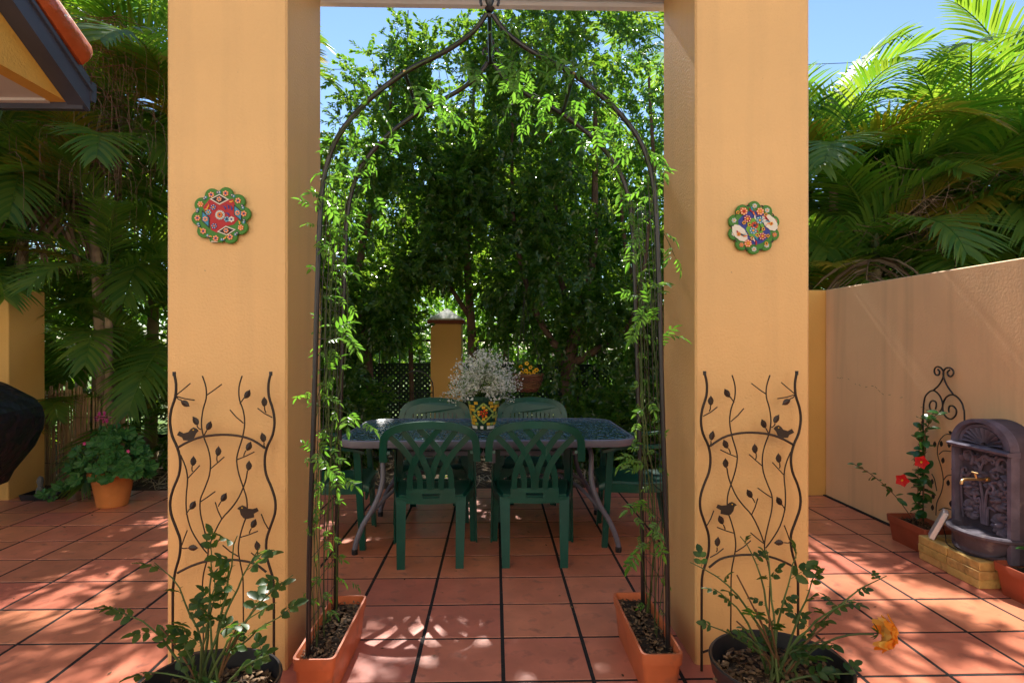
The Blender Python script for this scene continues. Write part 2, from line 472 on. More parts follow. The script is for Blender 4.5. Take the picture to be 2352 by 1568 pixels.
def twig(n, L, ll, lw, seed, spread=0.9):
    r = random.Random(seed); mb = MB()
    for i in range(n):
        t = (i // 2 + 1) / (n / 2)
        sgn = 1 if i % 2 else -1
        ang = (1 - 0.45 * t) * spread
        a = r.uniform(-0.5, 0.5) + (math.pi / 2 if (i // 2) % 2 else 0) * 0.6
        d = Vector((sgn * math.sin(ang) * math.cos(a), math.cos(ang), sgn * math.sin(ang) * math.sin(a) * 0.9))
        leaflet(mb, (0, L * t * 0.9, -0.05 * L * t * t), d, (r.uniform(-.5, .5), r.uniform(-.3, .3), 1), ll * r.uniform(.75, 1.15), lw * r.uniform(.8, 1.1), 0.22, 0.12)
    leaflet(mb, (0, L * 0.9, -0.05 * L), (0, 1, -.2), (0, 0, 1), ll, lw)
    return template(mb)

# ================================================================== SETTING
TW, J = 0.3507, 0.0145
X0, Y0 = 0.03, 2.697
g = MB().add([(-150, -150, -0.06), (150, -150, -0.06), (150, 150, -0.06), (-150, 150, -0.06)], [(0, 1, 2, 3)])
struct(part('ground', g, 'ground', None))
# patio: dark bed with the tiles proud of it
fl = struct(part('patio_floor', MB().box((-4.5, -1.2, -0.05), (2.90, 5.50, -0.0016)), 'grout', None))
tile_meshes = []
for k in range(4):
    a = TW / 2 - J / 2; r = random.Random(k)
    mb = MB()
    zt = [r.uniform(-.0007, .0007) for _ in range(4)]
    bv = 0.0018
    lo = [(-a, -a, -.012), (a, -a, -.012), (a, a, -.012), (-a, a, -.012)]
    md = [(-a, -a, -.003), (a, -a, -.003), (a, a, -.003), (-a, a, -.003)]
    hi = [(-a + bv, -a + bv, zt[0]), (a - bv, -a + bv, zt[1]), (a - bv, a - bv, zt[2]), (-a + bv, a - bv, zt[3])]
    mb.loft([lo, md, hi])
    tile_meshes.append(mesh('tile', mb, 'tile'))
for i in range(-13, 8):
    for j in range(-5, 8):
        cx, cy = X0 + TW * (i + .5), Y0 + TW * (j + .5)
        if cx + TW / 2 > 2.90 or cx < -4.45: continue
        o = link('tile', random.choice(tile_meshes), fl)
        o.location = (cx + random.uniform(-.001, .001), cy + random.uniform(-.001, .001), 0.0)
        o.rotation_euler = (0, 0, random.choice((0, 1, 2, 3)) * math.pi / 2 + random.uniform(-.004, .004))
# narrow edging tiles at the garden side
em = MB(); a = TW / 2 - J / 2
em.loft([[(-a, -.045, -.012), (a, -.045, -.012), (a, .045, -.012), (-a, .045, -.012)], [(-a, -.045, 0), (a, -.045, 0), (a, .045, 0), (-a, .045, 0)]])
em = mesh('edging_tile', em, 'tile')
for i in range(-12, 8):
    cx = X0 + TW * (i + .5)
    if cx + TW / 2 < 2.9:
        link('edging_tile', em, fl).location = (cx, 5.449, -.001)

# a few fallen leaves and bits on the tiles
lfm = MB().add([(0, 0, 0), (.008, .012, .003), (.006, .026, .002), (0, .036, .004), (-.006, .025, .003), (-.008, .012, .001)], [(0, 1, 2, 3), (0, 3, 4, 5)])
n = 130
pos = np.stack([rng.uniform(-3.9, 2.75, n), rng.uniform(1.6, 5.4, n), np.full(n, .002)], 1)
an = rng.uniform(0, 6.283, n)
o = link('fallen_leaves', scatter_mesh('fallen_leaves', [template(lfm)], pos, np.stack([np.cos(an), np.sin(an), rng.normal(0, .03, n)], 1), rng.uniform(-.15, .15, n), rng.uniform(.3, .9, n), 'chip'))
tag(o, 'small brown fallen leaves scattered over the terracotta tiles', 'leaves'); o['kind'] = 'stuff'
# garden bed behind the patio
bed = MB()
nx, ny = 60, 22
vs = []; fs = []
for j in range(ny + 1):
    for i in range(nx + 1):
        x = -12 + 24 * i / nx; y = 5.52 + 3.2 * j / ny
        vs.append((x, y, -0.03 + 0.05 * math.sin(x * 2.1 + y) * math.sin(y * 1.7) * min(1, j / 2) + 0.03 * random.random() * min(1, j)))
for j in range(ny):
    for i in range(nx):
        q = j * (nx + 1) + i
        fs.append((q, q + 1, q + nx + 2, q + nx + 1))
bed.add(vs, fs)
struct(part('garden_bed', bed, 'ground', None, True))
M['lawn'] = mat('sunny_lawn', (0.13, 0.20, 0.045), .9, .2, bump=(40, .6, .02), var=(3, .3), dirt=(2.2, (0.45, 0.38, 0.26), .55, .1))
struct(part('lawn', MB().add([(-30, 8.6, .045), (30, 8.6, .045), (30, 60, .045), (-30, 60, .045)], [(0, 1, 2, 3)]), 'lawn', None))
# straw mulch on the bed
st = MB().add([(-.004, 0, 0), (.004, 0, 0), (.003, .12, .01), (-.003, .12, .01)], [(0, 1, 2, 3)])
n = 5200
pos = np.stack([rng.uniform(-4.0, 3.2, n), 5.55 + 2.3 * rng.random(n) ** 1.3, 0.005 + 0.05 * rng.random(n)], 1)
an = rng.uniform(0, 2 * np.pi, n)
D = np.stack([np.cos(an), np.sin(an), rng.normal(0, .25, n)], 1)
o = link('straw_mulch', scatter_mesh('straw_mulch', [template(st)], pos, D, rng.uniform(-.4, .4, n), rng.uniform(.5, 1.2, n), 'straw'))
tag(o, 'pale dry straw mulch spread over the garden bed behind the table', 'mulch'); o['kind'] = 'stuff'

# ------------------------------------------------------------------ pillars and lintel
def pillar(x0, x1, label):
    t = thing('rendered_pillar', label, 'pillar', ((x0 + x1) / 2, 2.685, 0))
    part('shaft', MB().bbox((x0, 2.45, -.03), (x1, 2.92, 2.975), 0.008), 'stucco', t, 30)
    return t
pillar(-1.303, -0.831, 'square ochre rendered pillar left of the table, red and green plate on it')
pillar(0.811, 1.281, 'square ochre rendered pillar right of the table, blue and green plate on it')
t = thing('lintel_beam', 'pale grey painted beam spanning between the two ochre pillars', 'beam', (0, 2.7, 2.98))
part('beam', MB().box((-1.42, 2.40, 2.979), (1.40, 2.96, 3.30)), 'stucco', t)
part('soffit_board', MB().bbox((-.855, 2.46, 2.955), (.84, 2.93, 2.978), .004), 'white_trim', t)
part('moulding', MB().loft([[(x, 2.93, 2.978), (x, 2.93, 2.948), (x, 2.945, 2.938), (x, 2.975, 2.934), (x, 2.99, 2.944), (x, 2.99, 2.978)] for x in (-.87, .855)]), 'white_trim', t)
part('moulding', MB().loft([[(x, 2.84, 2.954), (x, 2.85, 2.946), (x, 2.87, 2.943), (x, 2.90, 2.946), (x, 2.91, 2.954)] for x in (-.83, .81)]), 'white_trim', t)

# the house the patio belongs to, behind the camera: its sunlit wall throws light back on the pillars
t = thing('house_wall', 'sunlit cream rendered house wall that faces the patio', 'house', (0, -2.4, 0))
M['house'] = mat('cream_render', (0.74, 0.65, 0.52), 0.8, 0.2, bump=(70, .3, .006), var=(2, .05))
hw = [(-11, -4.4), (-2.9, -1.1), (1.1, 3.0), (4.4, 9)]
for a, b in zip([-11, -2.9, 1.1, 4.4], [-4.4, -1.1, 3.0, 9]):
    part('wall', MB().box((a, -2.6, -.05), (b, -2.4, 2.3)), 'house', t)
part('upper_wall', MB().box((-11, -2.6, 2.301), (9, -2.4, 5.6)), 'house', t)
for a, b in ((-4.4, -2.9), (-1.1, 1.1), (3.0, 4.4)):
    wnd = part('window', MB().box((a + .02, -2.53, -.02), (b - .02, -2.50, 2.29)), 'panel_dark', t)
    for x in (a + .001, (a + b) / 2 - .025, b - .051):
        part('frame', MB().box((x, -2.499, -.02), (x + .05, -2.45, 2.299)), 'white_trim', wnd)

# ------------------------------------------------------------------ boundary walls
t = thing('boundary_wall', 'long peach rendered boundary wall with rain stains, right of the patio', 'wall', (2.9, 3, 0))
wl = MB().bbox((2.84, -1.0, -.05), (3.03, 5.162, 1.765), .006)
part('wall_body', wl, 'stucco_wall', t, 30)
part('footing_joint', MB().box((2.815, -1.0, -.01), (2.839, 5.16, .008)), 'grout', t)
crk = MB()
pts = []
y = 5.05; z = 1.02
while y > 3.75:
    pts.append((2.8392, y, z)); y -= random.uniform(.02, .05); z += random.uniform(-.024, .012)
for i in range(len(pts) - 1):
    if random.random() < .45: crk.tube([pts[i], pts[i].__class__((a * .4 + b * .6 for a, b in zip(pts[i], pts[i + 1])))], .0011, 4)
part('crack', crk, 'grout', t)
t = thing('wall_pier', 'narrow yellow rendered pier at the far end of the stained boundary wall', 'wall pier', (2.76, 5.5, 0))
part('pier_body', MB().bbox((2.665, 5.17, -.05), (3.03, 5.80, 1.765), .006), 'stucco_pier', t, 30)
t = thing('wall_pier', 'ochre rendered pier behind the covered barbecue at the left edge', 'wall pier', (-4.3, 5.3, 0))
part('pier_body', MB().bbox((-5.2, 5.19, -.05), (-4.06, 5.60, 1.765), .006), 'stucco_pier', t, 30)

# ------------------------------------------------------------------ roof corner, upper left
# gable end faces +X; its barge climbs towards the camera from the far eave
t = thing('gable_roof', 'corner of a tiled roof with ochre gable and blue grey fascia, upper left', 'roof', (-3.6, 2.6, 2.7))
YF, ZF = 3.86, 2.775
sl = math.tan(math.radians(29.5))
def zr(y): return ZF + (YF - y) * sl
YN = 1.6
part('gable_wall', MB().loft([[(x, YF - .06, ZF + .005), (x, YN, ZF + .005), (x, YN, zr(YN) + .05), (x, YF - .06, zr(YF) + .05)] for x in (-2.72, -2.62)]), 'gable', t)
part('ceiling_board', MB().box((-6.5, YN, ZF + .012), (-2.721, YF - .061, ZF + .03)), 'soffit', t)
part('soffit_trim', MB().box((-6.5, YF - .105, ZF - .004), (-2.722, YF - .062, ZF + .0118)), 'soffit', t)
part('eave_fascia', MB().box((-6.5, YF - .06, ZF - .035), (-2.53, YF - .02, ZF + .15)), 'fascia', t)
part('barge_board', MB().loft([[(x, YF - .0195, ZF - .035), (x, YN, zr(YN) - .035), (x, YN, zr(YN) + .19), (x, YF - .0195, zr(YF) + .17)] for x in (-2.619, -2.51)]), 'fascia', t)
part('barge_trim', MB().loft([[(x, YF - .01, zr(YF) + .085), (x, YN, zr(YN) + .085), (x, YN, zr(YN) + .11), (x, YF - .01, zr(YF) + .11)] for x in (-2.509, -2.495)]), 'fascia', t)
def gut(y0, y1):
    pr = [(.0, .0), (.035, .0), (.045, .03), (.045, .115), (.035, .12), (.0, .12)]
    return pr
part('gutter', MB().loft([[(x, YF - .019 + a, ZF + .03 + b) for a, b in gut(0, 0)] for x in (-6.5, -2.50)]), 'fascia', t)
nrm = Vector((0, math.sin(math.radians(29.5)), math.cos(math.radians(29.5))))
along = Vector((0, -math.cos(math.radians(29.5)), math.sin(math.radians(29.5))))
for k in range(6):      # glazed barge cappings, lapped
    s0 = .10 + k * .40
    rings = []
    for ss, rr in ((s0, .122), (s0 + .02, .130), (s0 + .43, .116)):
        c = Vector((-2.575, YF + .0, zr(YF) + .215)) + along * ss + nrm * .012 * (1 if ss < s0 + .1 else 0)
        rings.append([c + Vector((1, 0, 0)) * rr * .95 * math.cos(a) + nrm * rr * .95 * math.sin(a) for a in [-.75 + (math.pi + 1.2) * q / 16 for q in range(17)]] )
    part('capping_tile', MB().loft(rings), 'rooftile', t, 40)
    sc_ = Vector((-2.575, YF, zr(YF) + .215)) + along * (s0 + .26) + Vector((.114, 0, 0)) + nrm * .012
    part('screw', MB().ball(sc_, .009, 8, 4), 'alu', t, True)
rf = MB()
rf.add([Vector((-6.5, YF, zr(YF) + .2)), Vector((-2.60, YF, zr(YF) + .2)), Vector((-2.60, YN, zr(YN) + .2)), Vector((-6.5, YN, zr(YN) + .2)),
        Vector((-6.5, YF, zr(YF) + .235)), Vector((-2.60, YF, zr(YF) + .235)), Vector((-2.60, YN, zr(YN) + .235)), Vector((-6.5, YN, zr(YN) + .235))],
       [(0, 3, 2, 1), (4, 5, 6, 7), (0, 1, 5, 4), (1, 2, 6, 5), (2, 3, 7, 6), (3, 0, 4, 7)])
part('roof_slope', rf, 'rooftile', t)
part('post', MB().box((-5.2, 2.6, 0), (-4.9, 2.9, ZF + .011)), 'stucco_pier', t)

# ------------------------------------------------------------------ gate post, fences at the back
t = thing('gate_post', 'ochre rendered gate post with a white pyramid cap behind the table', 'gate post', (-.645, 8.15, 0))
part('post_body', MB().bbox((-.845, 7.95, -.08), (-.445, 8.35, 1.565), .006), 'stucco_pier', t, 30)
part('cap_edge', MB().bbox((-.885, 7.91, 1.5655), (-.405, 8.39, 1.615), .006), 'cap_edge', t)
part('cap', MB().loft([[(-.875, 7.92, 1.6155), (-.415, 7.92, 1.6155), (-.415, 8.38, 1.6155), (-.875, 8.38, 1.6155)],
                       [(-.865, 7.93, 1.635), (-.425, 7.93, 1.635), (-.425, 8.37, 1.635), (-.865, 8.37, 1.635)],
                       [(-.65, 8.145, 1.772), (-.64, 8.145, 1.772), (-.64, 8.155, 1.772), (-.65, 8.155, 1.772)]]), 'cap', t)
def lattice(xa, xb, za, zb, Y, label):
    t = thing('lattice_panel', label, 'lattice', ((xa + xb) / 2, Y, za))
    p, wd = .070, .030
    for sgn, yy in ((1, Y), (-1, Y + .009)):
        k = xa - (zb - za) if sgn > 0 else xa
        lim = xb if sgn > 0 else xb + (zb - za)
        while k < lim:
            # line x = k + sgn*(z-za)
            pts = []
            for s_ in (0, 1):
                pass
            z0, z1 = za, zb
            x_at = lambda z: k + sgn * (z - za)
            if sgn > 0:
                z0 = max(z0, za + (xa - k)); z1 = min(z1, za + (xb - k))
            else:
                z0 = max(z0, za + (k - xb)); z1 = min(z1, za + (k - xa))
            if z1 - z0 > .03:
                part('slat', MB().strip([(x_at(z0), yy, z0), (x_at(z1), yy, z1)], wd, .008), 'lattice', t)
            k += p
    part('top_rail', MB().box((xa, Y - .012, zb), (xb, Y + .02, zb + .03)), 'lattice', t)
    return t
lattice(-1.75, -.86, .05, 1.02, 8.12, 'dark green diamond lattice panel left of the gate post')
lattice(-.43, 1.55, .05, 1.00, 8.16, 'dark green diamond lattice panel right of the gate post')
def ironfence(xa, xb, Y, slope, label):
    t = thing('iron_fence', label, 'fence', ((xa + xb) / 2, Y, 0))
    n = int((xb - xa) / .135)
    for i in range(n):
        x = xa + .07 + i * .135; d = slope * abs(x + .645)
        part('bar', MB().tube([(x, Y, .02), (x, Y, 1.43 + d)], .009, 6), 'black_steel', t)
        part('finial', MB().lathe([(.001, 0), (.012, .01), (.02, .03), (.011, .05), (.014, .062), (.001, .095)], 8, (x, Y, 1.43 + d)), 'black_steel', t, True)
    for z in (1.33, .28):
        part('rail', MB().box((xa, Y - .016, z), (xb, Y + .016, z + .035)), 'black_steel', t)
ironfence(-1.9, -.85, 8.24, .12, 'black iron spear fence left of the gate post')
ironfence(-.44, 1.5, 8.24, .05, 'black iron spear fence right of the gate post')

# ------------------------------------------------------------------ overhead wires
wr = MB().tube([(-60, 42, 21), (-20, 41, 19.5), (15, 40, 19.6), (60, 39, 21.5)], .022, 5)
o = part('power_line', wr, 'wire', None); tag(o, 'thin overhead power line crossing the sky above the palms', 'cable')

# ================================================================== THINGS NEAR THE PILLARS
def flat(u, v, d): return (u, -d, v)          # facing -Y, depth towards the viewer

def arc_flower(npet, R, r):
    """petal discs round a centre"""
    out = []
    for k in range(npet):
        a = 2 * math.pi * k / npet
        out.append([(R * math.cos(a) + r * math.cos(2 * math.pi * q / 10), R * math.sin(a) + r * math.sin(2 * math.pi * q / 10)) for q in range(10)])
    return out
FLW = {}
def flower_mesh(pc, npet, R, r, d):
    key = (pc, npet, R, r)
    if key not in FLW:
        mb = MB()
        for p in arc_flower(npet, R, r): mb.prism(p, 0, d, flat)
        FLW[key] = mesh('flower', mb, pc)
    return FLW[key]
def disc_mesh(pc, r, d):
    key = ('disc', pc, r)
    if key not in FLW:
        FLW[key] = mesh('flower_centre', MB().prism([(r * math.cos(2 * math.pi * q / 12), r * math.sin(2 * math.pi * q / 12)) for q in range(12)], 0, d, flat), pc)
    return FLW[key]
def put_flower(par, u, v, d, pc, cc, npet=6, R=.0085, r=.0042, eye=None):
    f = link('flower', flower_mesh(pc, npet, R, r, .0022), par, Matrix.Translation((u, -d, v)) @ Matrix.Rotation(random.uniform(0, 6), 4, 'Y'))
    link('flower_centre', disc_mesh(cc, r * .95, .003), f)
    if eye:
        mb_key = ('eye', eye, npet, R, r)
        if mb_key not in FLW:
            mb = MB()
            for k in range(npet):
                a = 2 * math.pi * k / npet; q0 = r * .45
                mb.prism([(R * 1.08 * math.cos(a) + q0 * math.cos(2 * math.pi * q / 8), R * 1.08 * math.sin(a) + q0 * math.sin(2 * math.pi * q / 8)) for q in range(8)], 0, .0028, flat)
            FLW[mb_key] = mesh('petal_eyes', mb, eye)
        link('petal_eyes', FLW[mb_key], f)
def sprig(par, u, v, d, ang, L, pc, wd=.0042):
    mb = MB(); pts = []
    for i in range(7):
        s_ = i / 6; pts.append((L * s_ * math.cos(.9 * s_ * s_), L * s_ * math.sin(.9 * s_ * s_)))
    out = [(p[0], p[1] + wd * math.sin(math.pi * min(1, .15 + .85 * i / 6)) * .5) for i, p in enumerate(pts)]
    inn = [(p[0], p[1] - wd * math.sin(math.pi * min(1, .15 + .85 * i / 6)) * .5) for i, p in enumerate(pts)][::-1]
    mb.prism(out + inn, 0, .002, flat)
    link('painted_leaf', mesh('painted_leaf', mb, pc), par, Matrix.Translation((u, -d, v)) @ Matrix.Rotation(-ang, 4, 'Y'))

def plate(cx, cz, R, label, style, rot):
    t = thing('ceramic_plate', label, 'wall plate', (cx, 2.4445, cz))
    nl = 10; out = []
    for k in range(nl):
        a0 = rot + 2 * math.pi * k / nl
        cu, cv, rl = R * .78 * math.cos(a0), R * .78 * math.sin(a0), R * .26
        for q in range(9):
            a = a0 - 1.35 + 2.7 * q / 8
            out.append((cu + rl * math.cos(a), cv + rl * math.sin(a)))
    if style == 'red':      # chip at the bottom
        out = [(u, max(v, -R * .93) if -.5 * R < u < -.05 * R else v) for u, v in out]
    mb = MB()
    sh = lambda f: [(u * f, v * f) for u, v in out]
    rings = [[flat(u, v, d) for u, v in sh(f)] for f, d in ((.98, -.004), (1, .001), (1, .010), (.975, .0125))]
    mb.loft(rings)
    part('plate_body', mb, 'p_green', t, 30, local=True)
    d0 = .0125
    def poly(name, pts, m, d, h=.0015, par=t):
        return part(name, MB().prism([(u * R, v * R) for u, v in pts], d, d + h, flat), m, par, local=True)
    if style == 'red':
        fld = [(-.62, .30), (-.36, .62), (.0, .5), (.42, .60), (.55, .25), (.62, -.1), (.45, -.3), (.12, -.38), (-.12, -.6), (-.33, -.5), (-.40, -.2), (-.5, .05)]
        poly('red_field', fld, 'p_red', d0)
        def diamond(cu, cv, a, b, tilt, edge, inner, pc):
            def dm(f): return [(cu + (x * math.cos(tilt) - y * math.sin(tilt)) * f, cv + (x * math.sin(tilt) + y * math.cos(tilt)) * f) for x, y in ((a, 0), (0, b), (-a, 0), (0, -b))]
            e = poly('diamond_border', dm(1), edge, d0 + .0016)
            part('diamond_panel', MB().prism([(u * R, v * R) for u, v in dm(.78)], d0 + .003, d0 + .0042, flat), inner, e, local=True)
            put_flower(t, cu * R, cv * R, d0 + .0044, pc, 'p_sky', 6, .0068, .0036, 'p_white')
        diamond(-.04, .58, .34, .19, -.02, 'p_white', 'p_black', 'p_orange')
        diamond(.20, -.52, .33, .17, .12, 'p_white', 'p_black', 'p_orange')
        diamond(-.52, -.12, .34, .15, 1.95, 'p_black', 'p_sky', 'p_orange')
        diamond(.60, .10, .33, .15, 2.0, 'p_black', 'p_sky', 'p_orange')
        put_flower(t, -.02 * R, .03 * R, d0 + .002, 'p_white', 'p_yellow', 12, .0150, .0042, 'p_sky')
        put_flower(t, -.02 * R, .03 * R, d0 + .0046, 'p_orange', 'p_blue', 7, .0072, .0034, 'p_yellow')
        for u, v, c, cc in ((-.25, .30, 'p_blue', 'p_yellow'), (.38, -.12, 'p_white', 'p_blue'), (-.22, -.36, 'p_blue', 'p_orange'), (-.42, .12, 'p_sky', 'p_yellow'), (.22, -.12, 'p_sky', 'p_navy')):
            put_flower(t, u * R, v * R, d0 + .002, c, cc, 6, .0078, .0040, 'p_white')
        for u, v, a in ((.18, .22, 1.7), (.28, .24, 1.4), (.38, .20, 1.3), (.30, .0, 1.9)):
            sprig(t, u * R, v * R, d0 + .002, a, .024, 'p_blue', .006)
        for u, v, a in ((-.48, .28, .6), (-.55, .22, .1), (.30, .50, -.2), (.66, -.30, 1.4), (-.3, -.75, 2.5), (-.66, -.55, 1.6), (.1, -.8, .3)):
            sprig(t, u * R, v * R, d0 + .002, a, .022, 'p_yellow', .006)
        ring = [('p_orange', 'p_blue', 'p_white')] * 4 + [('p_orange', 'p_yellow', 'p_white')]
        for k in range(nl):
            a = rot + 2 * math.pi * k / nl
            c = ring[k % 5]
            put_flower(t, R * .81 * math.cos(a), R * .81 * math.sin(a), d0 + .001, c[0], c[1], 6, .0078, .0041, c[2])
            for q in (-.28, .26):
                put_flower(t, R * .83 * math.cos(a + q), R * .83 * math.sin(a + q), d0 + .001, 'p_sky' if q > 0 else 'p_navy', 'p_white', 4, .0036, .0026)
        part('chipped_edge', MB().prism([(-.36 * R, -.925 * R), (-.1 * R, -.925 * R), (-.16 * R, -.87 * R), (-.24 * R, -.885 * R), (-.32 * R, -.87 * R)], d0, d0 + .0008, flat), 'p_chip', t, local=True)
    else:
        n = 30
        fld = [(.66 * math.cos(2 * math.pi * q / n) * (1 + .06 * math.sin(q * 2.1)), .66 * math.sin(2 * math.pi * q / n)) for q in range(n)]
        poly('blue_field', fld, 'p_blue', d0)
        fld = [(.03 + .34 * math.cos(2 * math.pi * q / n) * (1 + .08 * math.sin(q * 1.7)), -.02 + .40 * math.sin(2 * math.pi * q / n)) for q in range(n)]
        poly('lime_field', fld, 'p_lime', d0 + .0016)
        for sgn, cu, cv in ((-1, -.58, -.22), (1, .60, .20)):
            pts = []
            for q in range(36):
                a = 2 * math.pi * q / 36
                rr = 1 + .10 * abs(math.sin(a * 5))
                x, y = .36 * rr * math.cos(a), .21 * rr * math.sin(a)
                tl = -.85
                pts.append((cu + x * math.cos(tl) - y * math.sin(tl), cv + x * math.sin(tl) + y * math.cos(tl)))
            poly('white_cartouche', pts, 'p_white', d0 + .0032)
            for k in range(4):
                sprig(t, (cu - .12 + .07 * k) * R, (cv + .10 - .06 * k) * R, d0 + .005, -.9 + (math.pi if sgn > 0 else 0) + .25 * (k - 1.5), .030, ('p_red', 'p_red', 'p_sky', 'p_orange')[k], .0065)
            put_flower(t, (cu + .05 * sgn) * R, (cv - .05) * R, d0 + .005, 'p_yellow', 'p_red', 5, .0046, .0034)
        for u, v, c, cc, e in ((-.28, .33, 'p_red', 'p_yellow', 'p_white'), (.20, .28, 'p_sky', 'p_yellow', 'p_white'), (.30, -.34, 'p_red', 'p_yellow', 'p_white'), (-.06, -.12, 'p_sky', 'p_yellow', 'p_white'),
                               (.22, .62, 'p_orange', 'p_yellow', 'p_white'), (-.26, -.62, 'p_orange', 'p_yellow', 'p_white'), (-.42, .62, 'p_orange', 'p_red', 'p_white'), (.0, .08, 'p_red', 'p_navy', 'p_orange')):
            put_flower(t, u * R, v * R, d0 + .0036, c, cc, 7, .0105, .0052, e)
        for u, v in ((-.42, .18), (.08, .12), (.10, -.30), (.34, -.06), (-.10, -.42), (.44, .50), (-.66, .58), (.46, -.62), (.52, -.32), (-.2, .10)):
            put_flower(t, u * R, v * R, d0 + .0034, 'p_yellow', 'p_black', 5, .0042, .0034)
        for k in range(nl):
            a = rot + 2 * math.pi * k / nl
            put_flower(t, R * .84 * math.cos(a), R * .84 * math.sin(a), d0 + .001, 'p_white' if k % 3 else 'p_orange', 'p_yellow', 6, .0068, .0034, 'p_sky')
            sprig(t, R * .86 * math.cos(a + .22), R * .86 * math.sin(a + .22), d0 + .001, a + 1.2, .020, 'p_black', .0055)
        for u, v, a, c in ((-.2, .75, -1.2, 'p_red'), (-.12, .80, -1.5, 'p_sky'), (-.05, .66, -1.6, 'p_orange'), (.02, .5, -1.8, 'p_white'), (.1, -.5, 1.8, 'p_sky'), (.05, -.7, 1.3, 'p_red'), (.0, -.55, 1.9, 'p_white'), (.15, -.2, 2.2, 'p_red'), (.2, -.15, 1.0, 'p_black')):
            sprig(t, u * R, v * R, d0 + .0036, a, .032, c, .006)
    return t
plate(-1.083, 1.805, .112, 'scalloped ceramic plate with red centre and four diamonds, chipped rim, on left pillar', 'red', .1)
plate(1.045, 1.770, .104, 'scalloped ceramic plate with blue centre and white tulip panels on right pillar', 'blue', .3)

# ------------------------------------------------------------------ bird and leaf trellises
K = .00054
RAILS = [[(122,75),(138,150),(135,240),(105,340),(95,430),(110,520),(150,610),(165,700),(155,800),(115,900),(90,990),(92,1080),(125,1180),(152,1270),(152,1380),(130,1470),(105,1560),(100,1700),(100,2262)],
         [(808,75),(795,150),(800,240),(828,330),(838,420),(822,520),(785,607),(765,700),(775,800),(815,900),(836,990),(830,1080),(795,1180),(765,1270),(770,1380),(800,1490),(815,1600),(818,1700),(818,2262)]]
STEMS = [[(323,90),(345,170),(342,260),(315,340),(305,430),(320,530),(350,630),(362,700),(345,800),(312,900),(290,980),(290,1080),(318,1170),(342,1260),(350,1350),(335,1440),(318,1540),(315,1700),(312,2120)],
         [(605,90),(580,170),(578,250),(600,330),(612,430),(598,520),(565,610),(548,700),(555,800),(590,900),(620,980),(618,1080),(590,1200),(565,1320),(570,1400),(595,1500),(605,1600),(600,1750),(598,2120)],
         [(760,655),(725,740),(710,830),(720,960),(715,1080),(680,1200),(620,1300),(572,1362)],
         [(285,770),(300,850),(345,960),(400,1040),(470,1120),(530,1240),(562,1330)]]
ARCHES = [[(158,610),(250,550),(350,520),(470,512),(600,525),(700,560),(785,607)], [(150,1500),(230,1440),(330,1415),(430,1408),(560,1415),(680,1450),(780,1500)], [(102,2120),(250,2075),(460,2055),(670,2075),(816,2120)]]
TWIGS = [(107,390,210,322),(337,290,303,245),(312,430,406,333),(575,230,463,150),(785,225,685,143),(785,235,656,263),(613,475,640,445),(592,520,570,480),(355,690,232,635),(160,600,163,570),(548,758,446,670),(708,825,619,730),
         (615,990,510,917),(717,1080,690,1040),(466,1115,510,993),(490,1025,470,990),(340,1250,208,1203),(135,1190,184,1080),(350,1385,458,1302),(555,1325,457,1245),(755,1320,707,1320),(748,1300,707,1193),(158,1425,256,1358),
         (205,1385,208,1350),(152,355,160,310),(310,665,293,625),(497,708,497,660),(673,775,673,735),(270,1220,255,1185),(750,265,785,240)]
LEAVES = [(163,277,0,-1),(283,222,-.5,-.85),(723,288,-.8,.5),(650,412,.5,-.85),(555,447,-.4,-.9),(172,533,.2,-1),(272,595,-.4,-.9),(490,630,-.1,-1),(667,700,-.1,-1),(273,735,-.1,-1),(450,960,-.5,-.85),(670,1015,-.5,-.85),(238,1150,-.4,-.9),(213,1310,.1,-1),(668,1320,-1,0)]
BIRDS = [[(628,482),(645,465),(665,457),(685,470),(700,490),(735,500),(765,485),(782,512),(745,530),(735,550),(690,552),(660,535),(648,505)],
         [(356,1042),(338,1052),(330,1085),(310,1110),(290,1117),(235,1105),(238,1080),(203,1060),(215,1036),(245,1045),(280,1042),(300,1025),(320,1018),(340,1028)]]
EYES = [(665,476), (320,1036)]
